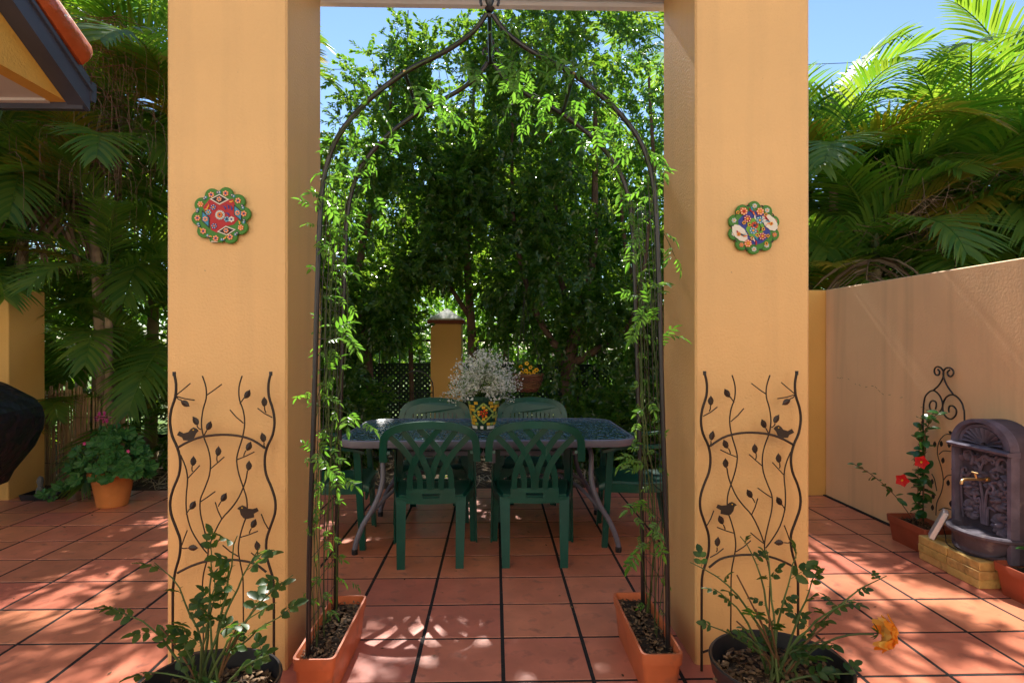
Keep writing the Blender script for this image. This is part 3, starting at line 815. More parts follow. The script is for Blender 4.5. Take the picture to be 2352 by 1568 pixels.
def trellis(cx, flip, label):
    t = thing('garden_trellis', label, 'trellis', (cx, 2.395, 0))
    sg = -1 if flip else 1
    def q(x, y, d=0.0): return ((x - 465) * K * sg, -d, 1.185 - (y - 75) * K)
    for r in RAILS:
        part('rail', MB().tube(smooth_path([q(*p) for p in r], 3), .0052, 8), 'iron', t, True, local=True)
        a = q(r[0][0], r[0][1])
        part('end_cap', MB().tube([(a[0], a[1], a[2] - .008), (a[0], a[1], a[2] + .008)], .0066, 8), 'black_plastic', t, local=True)
    for r in STEMS:
        part('vine_rod', MB().tube(smooth_path([q(*p, .004) for p in r], 3), .0029, 6), 'iron', t, True, local=True)
    for r in ARCHES:
        part('arched_bar', MB().tube(smooth_path([q(*p, .006) for p in r], 3), .0046, 8), 'iron', t, True, local=True)
    for a, b, c, d in TWIGS:
        part('twig', MB().tube([q(a, b, .006), q((a + c) / 2 + 3, (b + d) / 2 + 4, .008), q(c, d, .009)], .0024, 5), 'iron', t, local=True)
    for x, y, dx, dy in LEAVES:
        ln = math.hypot(dx, dy); dx /= ln; dy /= ln
        mb = MB(); ol = [(-1, 0), (-.7, .55), (-.35, .85), (-.3, .78), (.05, .95), (.1, .86), (.45, .7), (.75, .35), (1.1, 0)]
        ol = ol + [(a, -b) for a, b in ol[-2:0:-1]]
        vs = []
        for a, b in ol:
            vs.append(q(x + 36 * (a * dx - b * .68 * dy), y + 36 * (a * dy + b * .68 * dx), .009 - .0035 * abs(b)))
        c0 = [q(x + 36 * (a * dx), y + 36 * a * dy, .0115) for a in (-.5, .1, .7)]
        n = len(ol)
        k = len(vs)
        allv = vs + c0
        fs = []
        near = [0 if ol[i][0] + ol[(i + 1) % n][0] < -.5 else (1 if ol[i][0] + ol[(i + 1) % n][0] < .9 else 2) for i in range(n)]
        for i in range(n):
            j = (i + 1) % n
            fs.append((i, j, k + near[i]))
            if near[i] != near[j]: fs.append((k + near[i], j, k + near[j]))
        mb.add(allv, fs)
        part('leaf', mb, 'iron', t, local=True)
    for b, e in zip(BIRDS, EYES):
        o = part('bird', MB().prism([(p[0], p[1]) for p in b], .006, .0085, lambda u, v, d: q(u, v, d)), 'iron', t, local=True)
        x, y = e
        part('eye', MB().prism([(x + 5 * math.cos(a), y + 5 * math.sin(a)) for a in [2 * math.pi * i / 8 for i in range(8)]], .0085, .0098, lambda u, v, d: q(u, v, d)), 'm_yellow', o, local=True)
    return t
trellis(1.0155, False, 'wavy brown iron trellis with leaves and birds against the right pillar')
trellis(-1.060, True, 'wavy brown iron trellis with leaves and birds against the left pillar')

# ------------------------------------------------------------------ rose pots and roses
def chips(par, c, r0, z, n, m='chip', size=1.0, sx=1, sy=1):
    tm = MB().add([(-.006, 0, 0), (.006, 0, .002), (.005, .026, .004), (-.004, .022, 0), (-.006, 0, -.003), (.006, 0, -.001), (.005, .026, .001), (-.004, .022, -.003)],
                  [(0, 1, 2, 3), (7, 6, 5, 4), (0, 4, 5, 1), (2, 6, 7, 3)])
    rr = np.sqrt(rng.random(n)) * r0; an = rng.uniform(0, 6.283, n)
    pos = np.stack([c[0] + rr * np.cos(an) * sx, c[1] + rr * np.sin(an) * sy, z + .012 * rng.random(n)], 1)
    aa = rng.uniform(0, 6.283, n)
    D = np.stack([np.cos(aa), np.sin(aa), rng.normal(0, .3, n)], 1)
    loc = np.array(par.location)
    o = link('bark_chips', scatter_mesh('bark_chips', [template(tm)], pos - loc, D, rng.uniform(-.6, .6, n), size * rng.uniform(.5, 1.3, n), m), par)
    o['kind'] = 'stuff'

def round_pot(c, R, H, label):
    t = thing('round_pot', label, 'plant pot', (c[0], c[1], 0))
    prof = [(R * .70, 0), (R * .74, .01), (R * .93, H - .055), (R * .955, H - .05), (R * .99, H - .012), (R, H - .004), (R * .985, H), (R * .955, H - .002), (R * .93, H - .03), (R * .86, H - .09)]
    part('pot_body', MB().lathe(prof, 40), 'black_plastic', t, 35, local=True)
    part('soil', MB().lathe([(.001, H - .055), (R * .4, H - .052), (R * .7, H - .06), (R * .89, H - .068)], 24), 'soil', t, True, local=True)
    chips(t, c, R * .86, H - .055, 420)
    return t

def rose_leaf_mesh(seed):
    r = random.Random(seed); mb = MB()
    mb.tube([(0, 0, 0), (0, .03, .002), (0, .06, 0)], .0009, 4)
    def blade(base, d, L, W):
        Mx = orient(base, d, (r.uniform(-.25, .25), -.15, 1)); n = 7; ed = []
        for s_ in (1, -1):
            row = []
            for i in range(n + 1):
                y = i / n
                wv = math.sin(math.pi * min(1, y * .94 + .03)) ** .75 * (1 - .15 * y)
                y2 = y - (.05 if i % 2 else 0)
                row.append(Mx @ Vector((s_ * W * .5 * wv * (1.08 if i % 2 else .92), y2 * L, W * .16 * wv - .18 * L * y * y + r.uniform(-.001, .001))))
            ed.append(row)
        mid = [Mx @ Vector((0, i / n * L, -.18 * L * (i / n) ** 2)) for i in range(n + 1)]
        vs = mid + ed[0] + ed[1]; m = n + 1; fs = []
        for i in range(n):
            fs.append((i, m + i, m + i + 1, i + 1)); fs.append((i + 1, 2 * m + i + 1, 2 * m + i, i))
        mb.add(vs, fs)
    blade((0, .06, 0), (r.uniform(-.2, .2), 1, -.1), .046, .032)
    for y, a in ((.048, 1.0), (.022, 1.15)):
        for sgn in (1, -1):
            blade((0, y, 0), (sgn * math.sin(a), math.cos(a), r.uniform(-.2, .1)), .038 * r.uniform(.8, 1.1), .026)
    return mesh('leaf', mb, 'rose', 50)
ROSE = [rose_leaf_mesh(k) for k in range(5)]

def bez(a, b, c, n=9):
    a, b, c = Vector(a), Vector(b), Vector(c)
    return [a * (1 - t) ** 2 + b * 2 * t * (1 - t) + c * t * t for t in [i / n for i in range(n + 1)]]

def rose_bush(c, z0, canes, label, dry=3, lsc=1.0):
    t = thing('rose_bush', label, 'rose bush', (c[0], c[1], z0))
    for (dx, dy, dz, n, sc) in canes:
        b0 = Vector((random.uniform(-.05, .05), random.uniform(-.05, .03), 0))
        tip = Vector((dx, dy, dz))
        ctrl = Vector((dx * .35, dy * .35, dz * .75)) + Vector((random.uniform(-.03, .03), random.uniform(-.03, .03), 0))
        pts = bez(b0, ctrl, tip, 10)
        pts = [p + Vector((random.uniform(-.004, .004), random.uniform(-.004, .004), 0)) for p in pts]
        stem = part('cane', MB().tube(pts, [.0052 - .0038 * i / 10 for i in range(11)], 6), 'rosestem', t, True, local=True)
        th = MB()
        for i in range(2, 9):
            p = pts[i]; d = Vector((random.uniform(-1, 1), random.uniform(-1, 1), .1)).normalized()
            th.tube([p, p + d * .011], [.0016, .0002], 4)
        part('thorn', th, 'rosestem', stem, local=True)
        n = max(3, int(n * .58))
        for i in range(n):
            s_ = .32 + .68 * (i + .5) / n; f = s_ * 10; k = min(9, int(f))
            p = pts[k].lerp(pts[k + 1], f - k)
            tan = (pts[k + 1] - pts[k]).normalized()
            side = Vector((random.uniform(-1, 1), random.uniform(-1, .5), random.uniform(-.2, .5)))
            d = (tan * .5 + side).normalized()
            link('leaf', random.choice(ROSE), t, orient(p, d, (random.uniform(-.5, .5), random.uniform(-.9, .1), 1), sc * lsc * random.uniform(.7, 1.15)))
    for k in range(dry):
        a = random.uniform(0, 6.28)
        tip = Vector((.14 * math.cos(a), .1 * math.sin(a), random.uniform(.12, .34)))
        part('dry_cane', MB().tube(bez((random.uniform(-.04, .04), 0, 0), tip * .6 + Vector((0, 0, .03)), tip, 5), [.0045, .004, .0035, .003, .0028, .0025], 5), 'drystem', t, True, local=True)
    return t
pl, pr = (-.872, 1.885), (.912, 1.93)
round_pot(pl, .208, .273, 'round black plastic pot of bark chips before the left pillar')
round_pot(pr, .218, .285, 'round black plastic pot of dead leaves and chips before the right pillar')
rose_bush(pl, .215, [(-.31, -.02, .30, 7, 1.05), (-.20, .06, .40, 6, 1.0), (-.02, .05, .46, 6, 1.05), (.08, .0, .50, 8, 1.15), (.16, -.02, .47, 8, 1.15), (.25, -.01, .38, 8, 1.2), (.19, -.05, .30, 7, 1.1), (.04, -.06, .34, 6, 1.1),
                      (-.08, -.07, .26, 5, 1.0), (.20, -.05, .16, 7, .9), (-.16, -.07, .12, 4, 1.0), (.12, -.09, .10, 5, .9), (.0, .06, .37, 5, 1.0), (.22, .05, .24, 5, 1.0)],
          'leafy flowerless rose bush in the black pot by the left pillar', 4, .88)
rb = rose_bush(pr, .225, [(-.29, .0, .38, 7, .85), (-.22, -.02, .30, 7, .85), (-.10, .06, .44, 7, .7), (-.02, .05, .40, 6, .9), (.07, .03, .41, 6, 1.1), (.13, .0, .36, 7, 1.0), (.24, -.01, .26, 7, .95), (.36, .02, .32, 8, .75), (.12, -.08, .16, 6, 1.0),
                      (-.15, -.08, .18, 6, .9), (.02, -.1, .12, 6, 1.1), (-.26, -.04, .20, 6, .7), (.20, -.08, .06, 5, 1.2), (-.05, -.06, .22, 6, .9), (.19, .04, .2, 5, 1.0)],
          'straggly rose bush with one orange bloom in the black pot by the right pillar', 9, .82)
# the orange bloom hangs out over the tiles
bp = Vector((.325, -.02, .150))
part('flower_stem', MB().tube(bez((.02, 0, 0), (.12, -.02, .17), bp + Vector((-.03, 0, 0)), 8), .0032, 6), 'rosestem', rb, True, local=True)
def petal_mesh(m, L, W, cup, curl):
    mb = MB(); n = 6; vs = []; fs = []
    for j in range(n + 1):
        y = j / n; wv = math.sin(math.pi * min(.92, y * .75 + .15)) ** .8
        for i in range(7):
            x = (i - 3) / 3
            vs.append((x * W * .5 * wv, y * L - .10 * L * x * x * y, cup * W * (x * x * wv) + .45 * L * y * y * cup - curl * L * max(0, y - .65) ** 2 * 8 + .002 * math.sin(9 * x + 5 * y)))
    for j in range(n):
        for i in range(6):
            q = j * 7 + i; fs.append((q, q + 1, q + 8, q + 7))
    return mesh('petal', mb.add(vs, fs), m, 60)
pin, pout = petal_mesh('rosepetal', .040, .040, .55, .5), petal_mesh('rosepetal', .050, .052, .35, .8)
ppale = petal_mesh('roseouter', .055, .050, .25, .5)
blossom = link('bloom', mesh('bloom', MB().ball((0, 0, .006), .011, 10, 6), 'rosepetal', True), rb, Matrix.Translation(bp) @ Vector((0, 0, 1)).rotation_difference(Vector((.93, -.35, -.15))).to_matrix().to_4x4())
blossom['label'] = 'orange and yellow open rose'
for ring, (n, tilt, me) in enumerate(((4, .25, pin), (5, .55, pin), (6, .9, pout), (5, 1.25, pout), (4, 1.6, ppale))):
    for k in range(n):
        a = 2 * math.pi * (k + .5 * ring) / n + random.uniform(-.2, .2)
        link('petal', me, blossom, Matrix.Rotation(a, 4, 'Z') @ Matrix.Translation((0, .004, 0)) @ Matrix.Rotation(math.pi / 2 - tilt + random.uniform(-.12, .12), 4, 'X') @ Matrix.Scale(random.uniform(.9, 1.1), 4))
for k in range(5):
    a = k * 1.257
    mb = MB(); leaflet(mb, (0, 0, -.012), (math.cos(a), math.sin(a), -.5), (0, 0, 1), .035, .008)
    part('sepal', mb, 'rose', blossom, local=True)

# ------------------------------------------------------------------ arbor
AX = -.022
PROF = [(.672, .05), (.668, .5), (.652, 1.0), (.638, 1.5), (.626, 1.80), (.606, 1.95), (.558, 2.075), (.455, 2.20), (.315, 2.31), (.205, 2.368), (.125, 2.415), (.058, 2.468), (.012, 2.53)]
ar = thing('garden_arbor', 'black steel arbor with ogee pointed arch standing in two planters', 'arbor', (AX, 2.47, 0))
YA, YB = 2.275, 2.665
def arc_pts(side, Y): return smooth_path([(AX + side * x, Y, z + .0 if i else .08) for i, (x, z) in enumerate(PROF)], 4)
for side in (-1, 1):
    for Y in (YA, YB):
        part('arched_post', MB().tube(arc_pts(side, Y), .0098, 10), 'black_steel', ar, True)
    for i, (u, v) in enumerate(((.315, 2.31),)):
        part('cross_tie', MB().tube([(AX + side * u, YA, v), (AX + side * u, YB, v)], .008, 8), 'black_steel', ar, True)
        part('rivet', MB().ball((AX + side * u, YA - .011, v), .006, 8, 4), 'brass', ar, True)
    for z in [.14 + .118 * k for k in range(16)]:
        x = AX + side * (np.interp(z, [p[1] for p in PROF[:6]], [p[0] for p in PROF[:6]]) + .004)
        part('mesh_wire', MB().tube([(x, YA, z), (x, YB, z)], .0016, 5), 'black_steel', ar)
    for k in range(1, 6):
        Y = YA + (YB - YA) * k / 6
        part('mesh_wire', MB().tube([(AX + side * (np.interp(z, [p[1] for p in PROF[:6]], [p[0] for p in PROF[:6]]) + .001), Y, z) for z in (.10, .5, 1.0, 1.5, 1.9)], .0016, 5), 'black_steel', ar)
part('ridge_tie', MB().tube([(AX, YA, 2.53), (AX, YB, 2.53)], .009, 8), 'black_steel', ar, True)
for Y in (YA, YB):
    fin = part('finial', MB().lathe([(.013, 0), (.02, .012), (.010, .022), (.018, .04), (.013, .06), (.020, .075), (.008, .10), (.001, .13)], 12, (AX, Y, 2.54)), 'black_steel', ar, True)
    for sgn in (-1, 1):
        part('curl', MB().tube(smooth_path([(AX, Y, 2.57), (AX + sgn * .02, Y, 2.593), (AX + sgn * .034, Y, 2.58), (AX + sgn * .03, Y, 2.563)], 3), .0055, 6), 'black_steel', fin, True)

def planter(c, sx, sy, H, m, label, rot=0, chipn=260):
    t = thing('planter_box', label, 'planter', (c[0], c[1], 0), rot)
    def ring(f, z, i=0.0):
        x, y, q = sx / 2 * f - i, sy / 2 * (1 - (1 - f) * sx / sy) - i, .022
        out = []
        for (a, b), base in zip(((1, 1), (-1, 1), (-1, -1), (1, -1)), (0, .5, 1, 1.5)):
            for k in range(4):
                an = math.pi * (base + k / 6)
                out.append((a * (x - q) + q * math.cos(an), b * (y - q) + q * math.sin(an), z))
        return out
    part('planter_body', MB().loft([ring(.74, 0), ring(.76, .006), ring(.90, H - .045), ring(.97, H - .043), ring(1, H - .006), ring(.99, H), ring(.99, H, .008), ring(.95, H - .02, .010), ring(.88, H - .06, .01)]), m, t, 35, local=True)
    part('soil', MB().loft([ring(.93, H - .036, .006), ring(.5, H - .024), ring(.1, H - .03)]), 'soil', t, True, local=True)
    n = chipn
    tm = MB().add([(-.006, 0, 0), (.006, 0, .002), (.005, .026, .004), (-.004, .022, 0)], [(0, 1, 2, 3)])
    pos = np.stack([rng.uniform(-.44, .44, n) * sx * .94, rng.uniform(-.46, .46, n) * sy * .96, H - .026 + .010 * rng.random(n)], 1)
    aa = rng.uniform(0, 6.283, n)
    o = link('bark_chips', scatter_mesh('bark_chips', [template(tm)], pos, np.stack([np.cos(aa), np.sin(aa), rng.normal(0, .3, n)], 1), rng.uniform(-.6, .6, n), rng.uniform(.35, .9, n), 'chip'), t)
    o['kind'] = 'stuff'
    return t
planter((AX - .63, 2.47), .155, .56, .175, 'terra_plastic', 'long terracotta planter at the left foot of the arbor')
planter((AX + .63, 2.47), .155, .56, .175, 'terra_plastic', 'long terracotta planter at the right foot of the arbor')

# ------------------------------------------------------------------ jasmine on the arbor
def vine_leaf(seed):
    r = random.Random(seed); mb = MB()
    L = .075
    mb.tube([(0, 0, 0), (0, L * .5, .003), (0, L, -.004)], .0008, 3)
    for y, ln in ((.30, .034), (.55, .039), (.82, .038)):
        for sgn in (1, -1):
            leaflet(mb, (0, L * y, 0), (sgn * .85, .55, r.uniform(-.25, .1)), (r.uniform(-.3, .3), 0, 1), ln * r.uniform(.85, 1.15), .0165, .18, .2)
    leaflet(mb, (0, L, -.004), (r.uniform(-.15, .15), 1, -.3), (0, 0, 1), .054, .019, .18, .25)
    return mesh('leaf', mb, 'vine')
VL = [vine_leaf(k) for k in range(6)]
def vine(side, label, n, seed):
    r = random.Random(seed)
    t = thing('climbing_vine', label, 'vine', (AX + side * .66, 2.47, .15))
    base = Vector(t.location)
    zs = [p[1] for p in PROF]; xs = [p[0] for p in PROF]
    def on(z, Y):          # point of the arbor frame at height z
        return Vector((AX + side * float(np.interp(z, zs, xs)), Y, z))
    def arch(f, Y):        # f 0..1 from spring to apex
        k = 4 + f * (len(PROF) - 5); i = min(len(PROF) - 2, int(k)); a = k - i
        x = xs[i] * (1 - a) + xs[i + 1] * a; z = zs[i] * (1 - a) + zs[i + 1] * a
        return Vector((AX + side * x, Y, z))
    for k in range(6):     # stems twisting up posts and mesh
        pts = []; ph = r.uniform(0, 6.28); Yc = r.uniform(YA, YB); top = r.uniform(1.5, 2.1)
        z = .14
        while z < top:
            p = on(z, 0); a = ph + z * r.uniform(5, 6)
            pts.append(Vector((p.x + .018 * math.cos(a), Yc + .05 * math.sin(a * .6) , z))); z += .06
        part('stem', MB().tube([p for p in pts],   .0019 if k > 1 else .0034, 5), 'vinestem', t, True)
    for k in range(5):     # stems over the arch
        Yc = (YA, YB, YA, YB, YA)[k]; ph = r.uniform(0, 6.28); pts = []
        for i in range(26):
            f = i / 25 * (.98 if k < 3 else .7); p = arch(f, Yc); a = ph + f * 22
            pts.append(p + Vector((.016 * math.cos(a), .02 * math.sin(a), .014 * math.sin(a + 1))))
        part('stem', MB().tube(pts, .0018, 5), 'vinestem', t, True)
    def put(p, d, sc):
        link('leaf', r.choice(VL), t, orient(p - base, d, (r.uniform(-.6, .6), r.uniform(-1, .2), r.uniform(.3, 1)), sc))
    shoots = int(n * .26)
    na = int(n * (.30 if side < 0 else .42))
    for i in range(n - shoots - na):          # up the side
        z = .18 + 1.75 * r.random() ** .85
        Y = YA + (YB - YA) * r.random()
        p = on(z, Y) + Vector((r.gauss(0, .022) - side * .008, r.gauss(0, .02), 0))
        d = Vector((r.uniform(-1, 1) - side * .15, r.uniform(-1.0, .6), r.uniform(-.8, .35)))
        put(p, d, r.uniform(.34, .72) * (.85 if side > 0 else 1))
    for i in range(na):                        # over the arch
        f = r.random() ** (2.0 if side < 0 else 1.0) * (.62 if side < 0 else .92)
        if side > 0 and r.random() < .25: f = r.uniform(.25, .75)
        p = arch(f, r.choice((YA, YB, r.uniform(YA, YB)))) + Vector((r.gauss(0, .022), r.gauss(0, .02), r.gauss(-.012, .030)))
        d = Vector((r.uniform(-1, 1), r.uniform(-.8, .5), r.uniform(-.8, .4)))
        put(p, d, r.uniform(.5, .98))
    k = 0
    while k < shoots:                          # free shoots
        if r.random() < .45:
            p0 = arch(r.uniform(0, .8), r.uniform(YA, YB)); d0 = Vector((-side * r.uniform(.1, .7), r.uniform(-.3, .2), r.uniform(-.9, -.1)))
        else:
            p0 = on(r.uniform(.25, 1.8), r.uniform(YA, YA + .2)); d0 = Vector((side * r.uniform(-.9, .25), r.uniform(-.8, .1), r.uniform(-.2, .6)))
        ln = r.uniform(.08, .20)
        p2 = p0 + d0.normalized() * ln + Vector((0, 0, -.3 * ln))
        pts = bez(p0, p0 + d0.normalized() * ln * .6, p2, 6)
        part('stem', MB().tube(pts, .0012, 4), 'vinestem', t, True)
        for q in (2, 4, 6):
            tan = (pts[q] - pts[q - 1])
            put(pts[q], tan.normalized() + Vector((r.uniform(-.8, .8), r.uniform(-.5, .2), r.uniform(-.7, .1))), r.uniform(.6, 1.0)); k += 1
    return t
vine(-1, 'bright jasmine vine climbing the left side of the black arbor', 205, 3)
vine(1, 'bright jasmine vine climbing the right side of the black arbor', 205, 5)

# ================================================================== TABLE AND CHAIRS
TX, TY0, TY1, TZ = -.05, 3.66, 4.76, .722
HX = .93
t = thing('patio_table', 'rectangular glass topped patio table with grey metal frame and curved legs', 'table', (TX, 4.2, 0))
def rrect(hx, hy, q, z, cx=TX, cy=(TY0 + TY1) / 2, n=6):
    out = []
    for (a, b), base in zip(((1, 1), (-1, 1), (-1, -1), (1, -1)), (0, .5, 1, 1.5)):
        for k in range(n + 1):
            an = math.pi * (base + .5 * k / n)
            out.append((cx + a * (hx - q) + q * math.cos(an), cy + b * (hy - q) + q * math.sin(an), z))
    return out
hy = (TY1 - TY0) / 2
part('glass_top', MB().loft([rrect(HX - .022, hy - .022, .16, TZ - .012), rrect(HX - .022, hy - .022, .16, TZ - .002)]), 'tableglass', t)
part('rim', MB().loft([rrect(HX - .026, hy - .026, .16, TZ - .048), rrect(HX - .006, hy - .006, .18, TZ - .046), rrect(HX, hy, .185, TZ - .030), rrect(HX - .003, hy - .003, .182, TZ - .006), rrect(HX - .012, hy - .012, .175, TZ), rrect(HX - .0215, hy - .0215, .162, TZ - .003), rrect(HX - .0215, hy - .0215, .162, TZ - .0125)]), 'grey_frame', t, 40)
for z, yy in ((.615, TY0 + .30), (.57, TY0 + .33)):
    part('apron_rail', MB().box((TX - .60, yy, z), (TX + .60, yy + .025, z + .03)), 'grey_frame', t)
part('apron_rail', MB().box((TX - .60, TY1 - .30, .60), (TX + .60, TY1 - .275, .64)), 'grey_frame', t)
part('centre_bracket', MB().box((TX + .01, TY0 + .29, .53), (TX + .05, TY0 + .365, .67)), 'grey_frame', t)
for sx in (-1, 1):
    for sy, y0 in ((-1, TY0), (1, TY1)):
        yy = y0 - sy * .16
        pts = smooth_path([(TX + sx * .63, yy - sy * .10, TZ - .05), (TX + sx * .66, yy - sy * .05, .60), (TX + sx * .655, yy, .44), (TX + sx * .70, yy + sy * .02, .30), (TX + sx * .77, yy + sy * .03, .18), (TX + sx * .815, yy + sy * .03, .06), (TX + sx * .82, yy + sy * .03, .0)], 4)
        lg = part('leg', MB().tube(pts, .0165, 10), 'grey_frame', t, True)
        part('foot_cap', MB().lathe([(.019, 0), (.020, .03), (.017, .034)], 10, (TX + sx * .82, yy + sy * .03, 0.0005)), 'black_plastic', lg)
    part('brace', MB().tube(smooth_path([(TX + sx * .735, TY0 + .17, .235), (TX + sx * .60, 4.0, .36), (TX + sx * .45, 4.21, .42), (TX + sx * .60, 4.42, .36), (TX + sx * .735, TY1 - .17, .235)], 3), .012, 8), 'grey_frame', t, True)

def chair(label, style, loc, rot):
    """plastic armchair, faces local +Y, its back towards local -Y"""
    t = thing('garden_chair', label, 'chair', loc, rot, 'green plastic chairs round the table')
    def yb(z, x=0): return -.215 - .135 * max(0, (z - .40)) / .44 + .20 * x * x
    # seat
    sec = []
    for i in range(9):
        f = i / 8; y = -.20 + .44 * f
        hw = .195 + .045 * math.sin(f * math.pi / 2)
        zz = .405 + .018 * f * f - .010 * math.sin(f * math.pi) - (.035 * max(0, f - .85) / .15 if f > .85 else 0)
        row_t = [(hw * u, y, zz + .012 * abs(u) ** 3 - (.022 if abs(u) > .99 else 0)) for u in [-1, -.94, -.5, 0, .5, .94, 1]]
        row_b = [(hw * u, y, zz - .012 - (.024 if abs(u) > .99 else 0)) for u in [1, .94, .5, 0, -.5, -.94, -1]]
        sec.append(row_t + row_b)
    part('seat', MB().loft(sec), 'green_plastic', t, 50, local=True)
    for sx in (-1, 1):     # seat slots read as narrow dark gaps
        pass
    # legs, angle section tapering down
    def leg(x0, y0, z0, x1, y1, w0, w1):
        sx, sy = (1 if x0 > 0 else -1), (1 if y0 > 0 else -1)
        rings = []
        for f in (0, .25, .5, .75, 1):
            x, y, z, wd = x0 + (x1 - x0) * f, y0 + (y1 - y0) * f, z0 * (1 - f), w0 + (w1 - w0) * f
            rings.append([(x, y, z), (x - sx * wd, y, z), (x - sx * wd, y - sy * .010, z), (x - sx * .013, y - sy * .013, z), (x - sx * .010, y - sy * wd * .8, z), (x, y - sy * wd * .8, z)])
        return MB().loft(rings)
    for sx in (-1, 1):
        part('leg', leg(sx * .205, -.215, .40, sx * .192, -.272, .060, .046), 'green_plastic', t, 30, local=True)
        # front leg carries the arm
        part('leg', leg(sx * .262, .19, .62, sx * .272, .225, .055, .046), 'green_plastic', t, 30, local=True)
        arm = smooth_path([(sx * .262, .215, .615), (sx * .275, .12, .640), (sx * .280, -.02, .648), (sx * .272, -.16, .655), (sx * .248, yb(.68) + .02, .675)], 4)
        n = len(arm)
        part('armrest', MB().strip(arm, [.035 + .022 * math.sin(math.pi * min(1, .25 + .75 * i / (n - 1))) for i in range(n)], .018, (0, 0, 1)), 'green_plastic', t, 40, local=True)
        part('side_apron', MB().strip([(sx * .20, -.20, .375), (sx * .235, 0, .372), (sx * .255, .19, .38)], .055, .010, (1, 0, 0)), 'green_plastic', t, local=True)
    part('front_apron', MB().strip(smooth_path([(-.252, .225, .335), (-.14, .235, .378), (0, .238, .386), (.14, .235, .378), (.252, .225, .335)], 3), .050, .010, (0, 1, 0)), 'green_plastic', t, local=True)
    part('back_apron', MB().strip([(-.195, -.212, .384), (0, -.216, .378), (.195, -.212, .384)], .035, .010, (0, 1, 0)), 'green_plastic', t, local=True)
    def back_pt(x, z, d=0): return (x, yb(z, x) + d, z)
    # back frame: stiles splaying up into the arched top
    fr = [(-.268, .625), (-.268, .66), (-.266, .70), (-.258, .755), (-.225, .800), (-.155, .828), (-.07, .840), (0, .843)]
    fr = fr + [(-x, z) for x, z in fr[-2::-1]]
    part('back_frame', MB().strip(smooth_path([back_pt(x, z) for x, z in fr], 3), .042, .028, (0, 1, 0)), 'green_plastic', t, 40, local=True)
    if style == 'lattice':
        for zz, hh in ((.442, .030), (.383, .026)):
            part('lower_panel', MB().strip([back_pt(x, zz) for x in (-.142, -.07, 0, .07, .142)], hh, .012, (0, 1, 0)), 'green_plastic', t, 40, local=True)
        for xa, xb in ((-.142, -.05), (.05, .142)):
            part('lower_panel', MB().strip([back_pt(x, .4115) for x in (xa, (xa + xb) / 2, xb)], .0315, .0115, (0, 1, 0)), 'green_plastic', t, local=True)
        bars = [(-.120, .062), (-.0615, -.228), (-.006, -.150), (.006, .150), (.0615, .228), (.120, -.062)]
        for k, (b, tt) in enumerate(bars):
            pts = []
            zt = .828 - .95 * tt * tt
            for i in range(11):
                f = i / 10
                pts.append(back_pt(b + (tt - b) * max(0, (f - .12) / .88) ** 1.85, .452 + (zt - .452) * f, .0035 * (1 if k % 2 else -1)))
            part('back_slat', MB().strip(pts, [.036 - .004 * abs(i - 5) / 5 for i in range(11)], .011, (0, 1, 0)), 'green_plastic', t, 40, local=True)
    else:
        # solid arched crest with upright slats under it
        top, bot = [], []
        for i in range(21):
            x = -.235 + .47 * i / 20
            top.append((x, .832 - .62 * x * x - 3.0 * x ** 4)); bot.append((x, .745 - .30 * x * x))
        part('crest', MB().prism(top + bot[::-1], -.007, .007, lambda u, v, d: back_pt(u, v, d)), 'green_plastic', t, local=True)
        for i in range(10):
            x = -.158 + .316 * i / 9
            part('back_slat', MB().strip([back_pt(x * .95, .42), back_pt(x, .60), back_pt(x, .748)], .027, .010, (0, 1, 0)), 'green_plastic', t, local=True)
        for sx in (-1, 1):
            part('back_panel', MB().prism([(sx * .178, .42), (sx * .205, .42), (sx * .24, .64), (sx * .245, .73), (sx * .178, .74)], -.006, .006, lambda u, v, d: back_pt(u, v, d)), 'green_plastic', t, local=True)
    return t
chair('green plastic chair with criss-cross back, front left at the table', 'lattice', (-.385, 3.80, 0), .03)
chair('green plastic chair with criss-cross back, front right at the table', 'lattice', (.235, 3.80, 0), -.02)
chair('green plastic chair with slatted back, far side left behind the table', 'slats', (-.475, 4.64, 0), math.pi + .05)
chair('green plastic chair with slatted back, far side right behind the table', 'slats', (.285, 4.66, 0), math.pi - .04)
chair('green plastic chair at the left end of the table behind the arbor', 'slats', (-1.06, 4.12, 0), -math.pi / 2 + .06)
chair('green plastic chair at the right end of the table behind the arbor', 'slats', (.93, 4.12, 0), math.pi / 2 - .1)

# ------------------------------------------------------------------ mosaic pot with white flowers
PC = (-.08, 4.19)
t = thing('mosaic_pot', 'tapered mosaic pot with red tile flower in the middle of the table', 'plant pot', (PC[0], PC[1], TZ))
PH = .225
def prad(v): return .074 + .040 * (v / PH)
part('pot_body', MB().lathe([(.070, 0), (.073, .004), (prad(PH * .86), PH * .86), (.122, PH * .87), (.124, PH), (.112, PH), (.106, PH - .03)], 36), 'm_dkgreen', t, 35, local=True)
part('soil', MB().lathe([(.001, PH - .02), (.08, PH - .022), (.106, PH - .028)], 20), 'soil', t, local=True)
def surf(a, v, d): # a angle about the axis (0 = towards the camera), v height
    r = prad(v) + d
    if v > PH * .87: r = .1235 + d
    return (r * math.sin(a), -r * math.cos(a), v)
def mtile(pts, m):
    part('mosaic_tile', MB().prism(pts, .0002, .0030, lambda u, v, d: surf(u, v, d)), m, t, local=True)
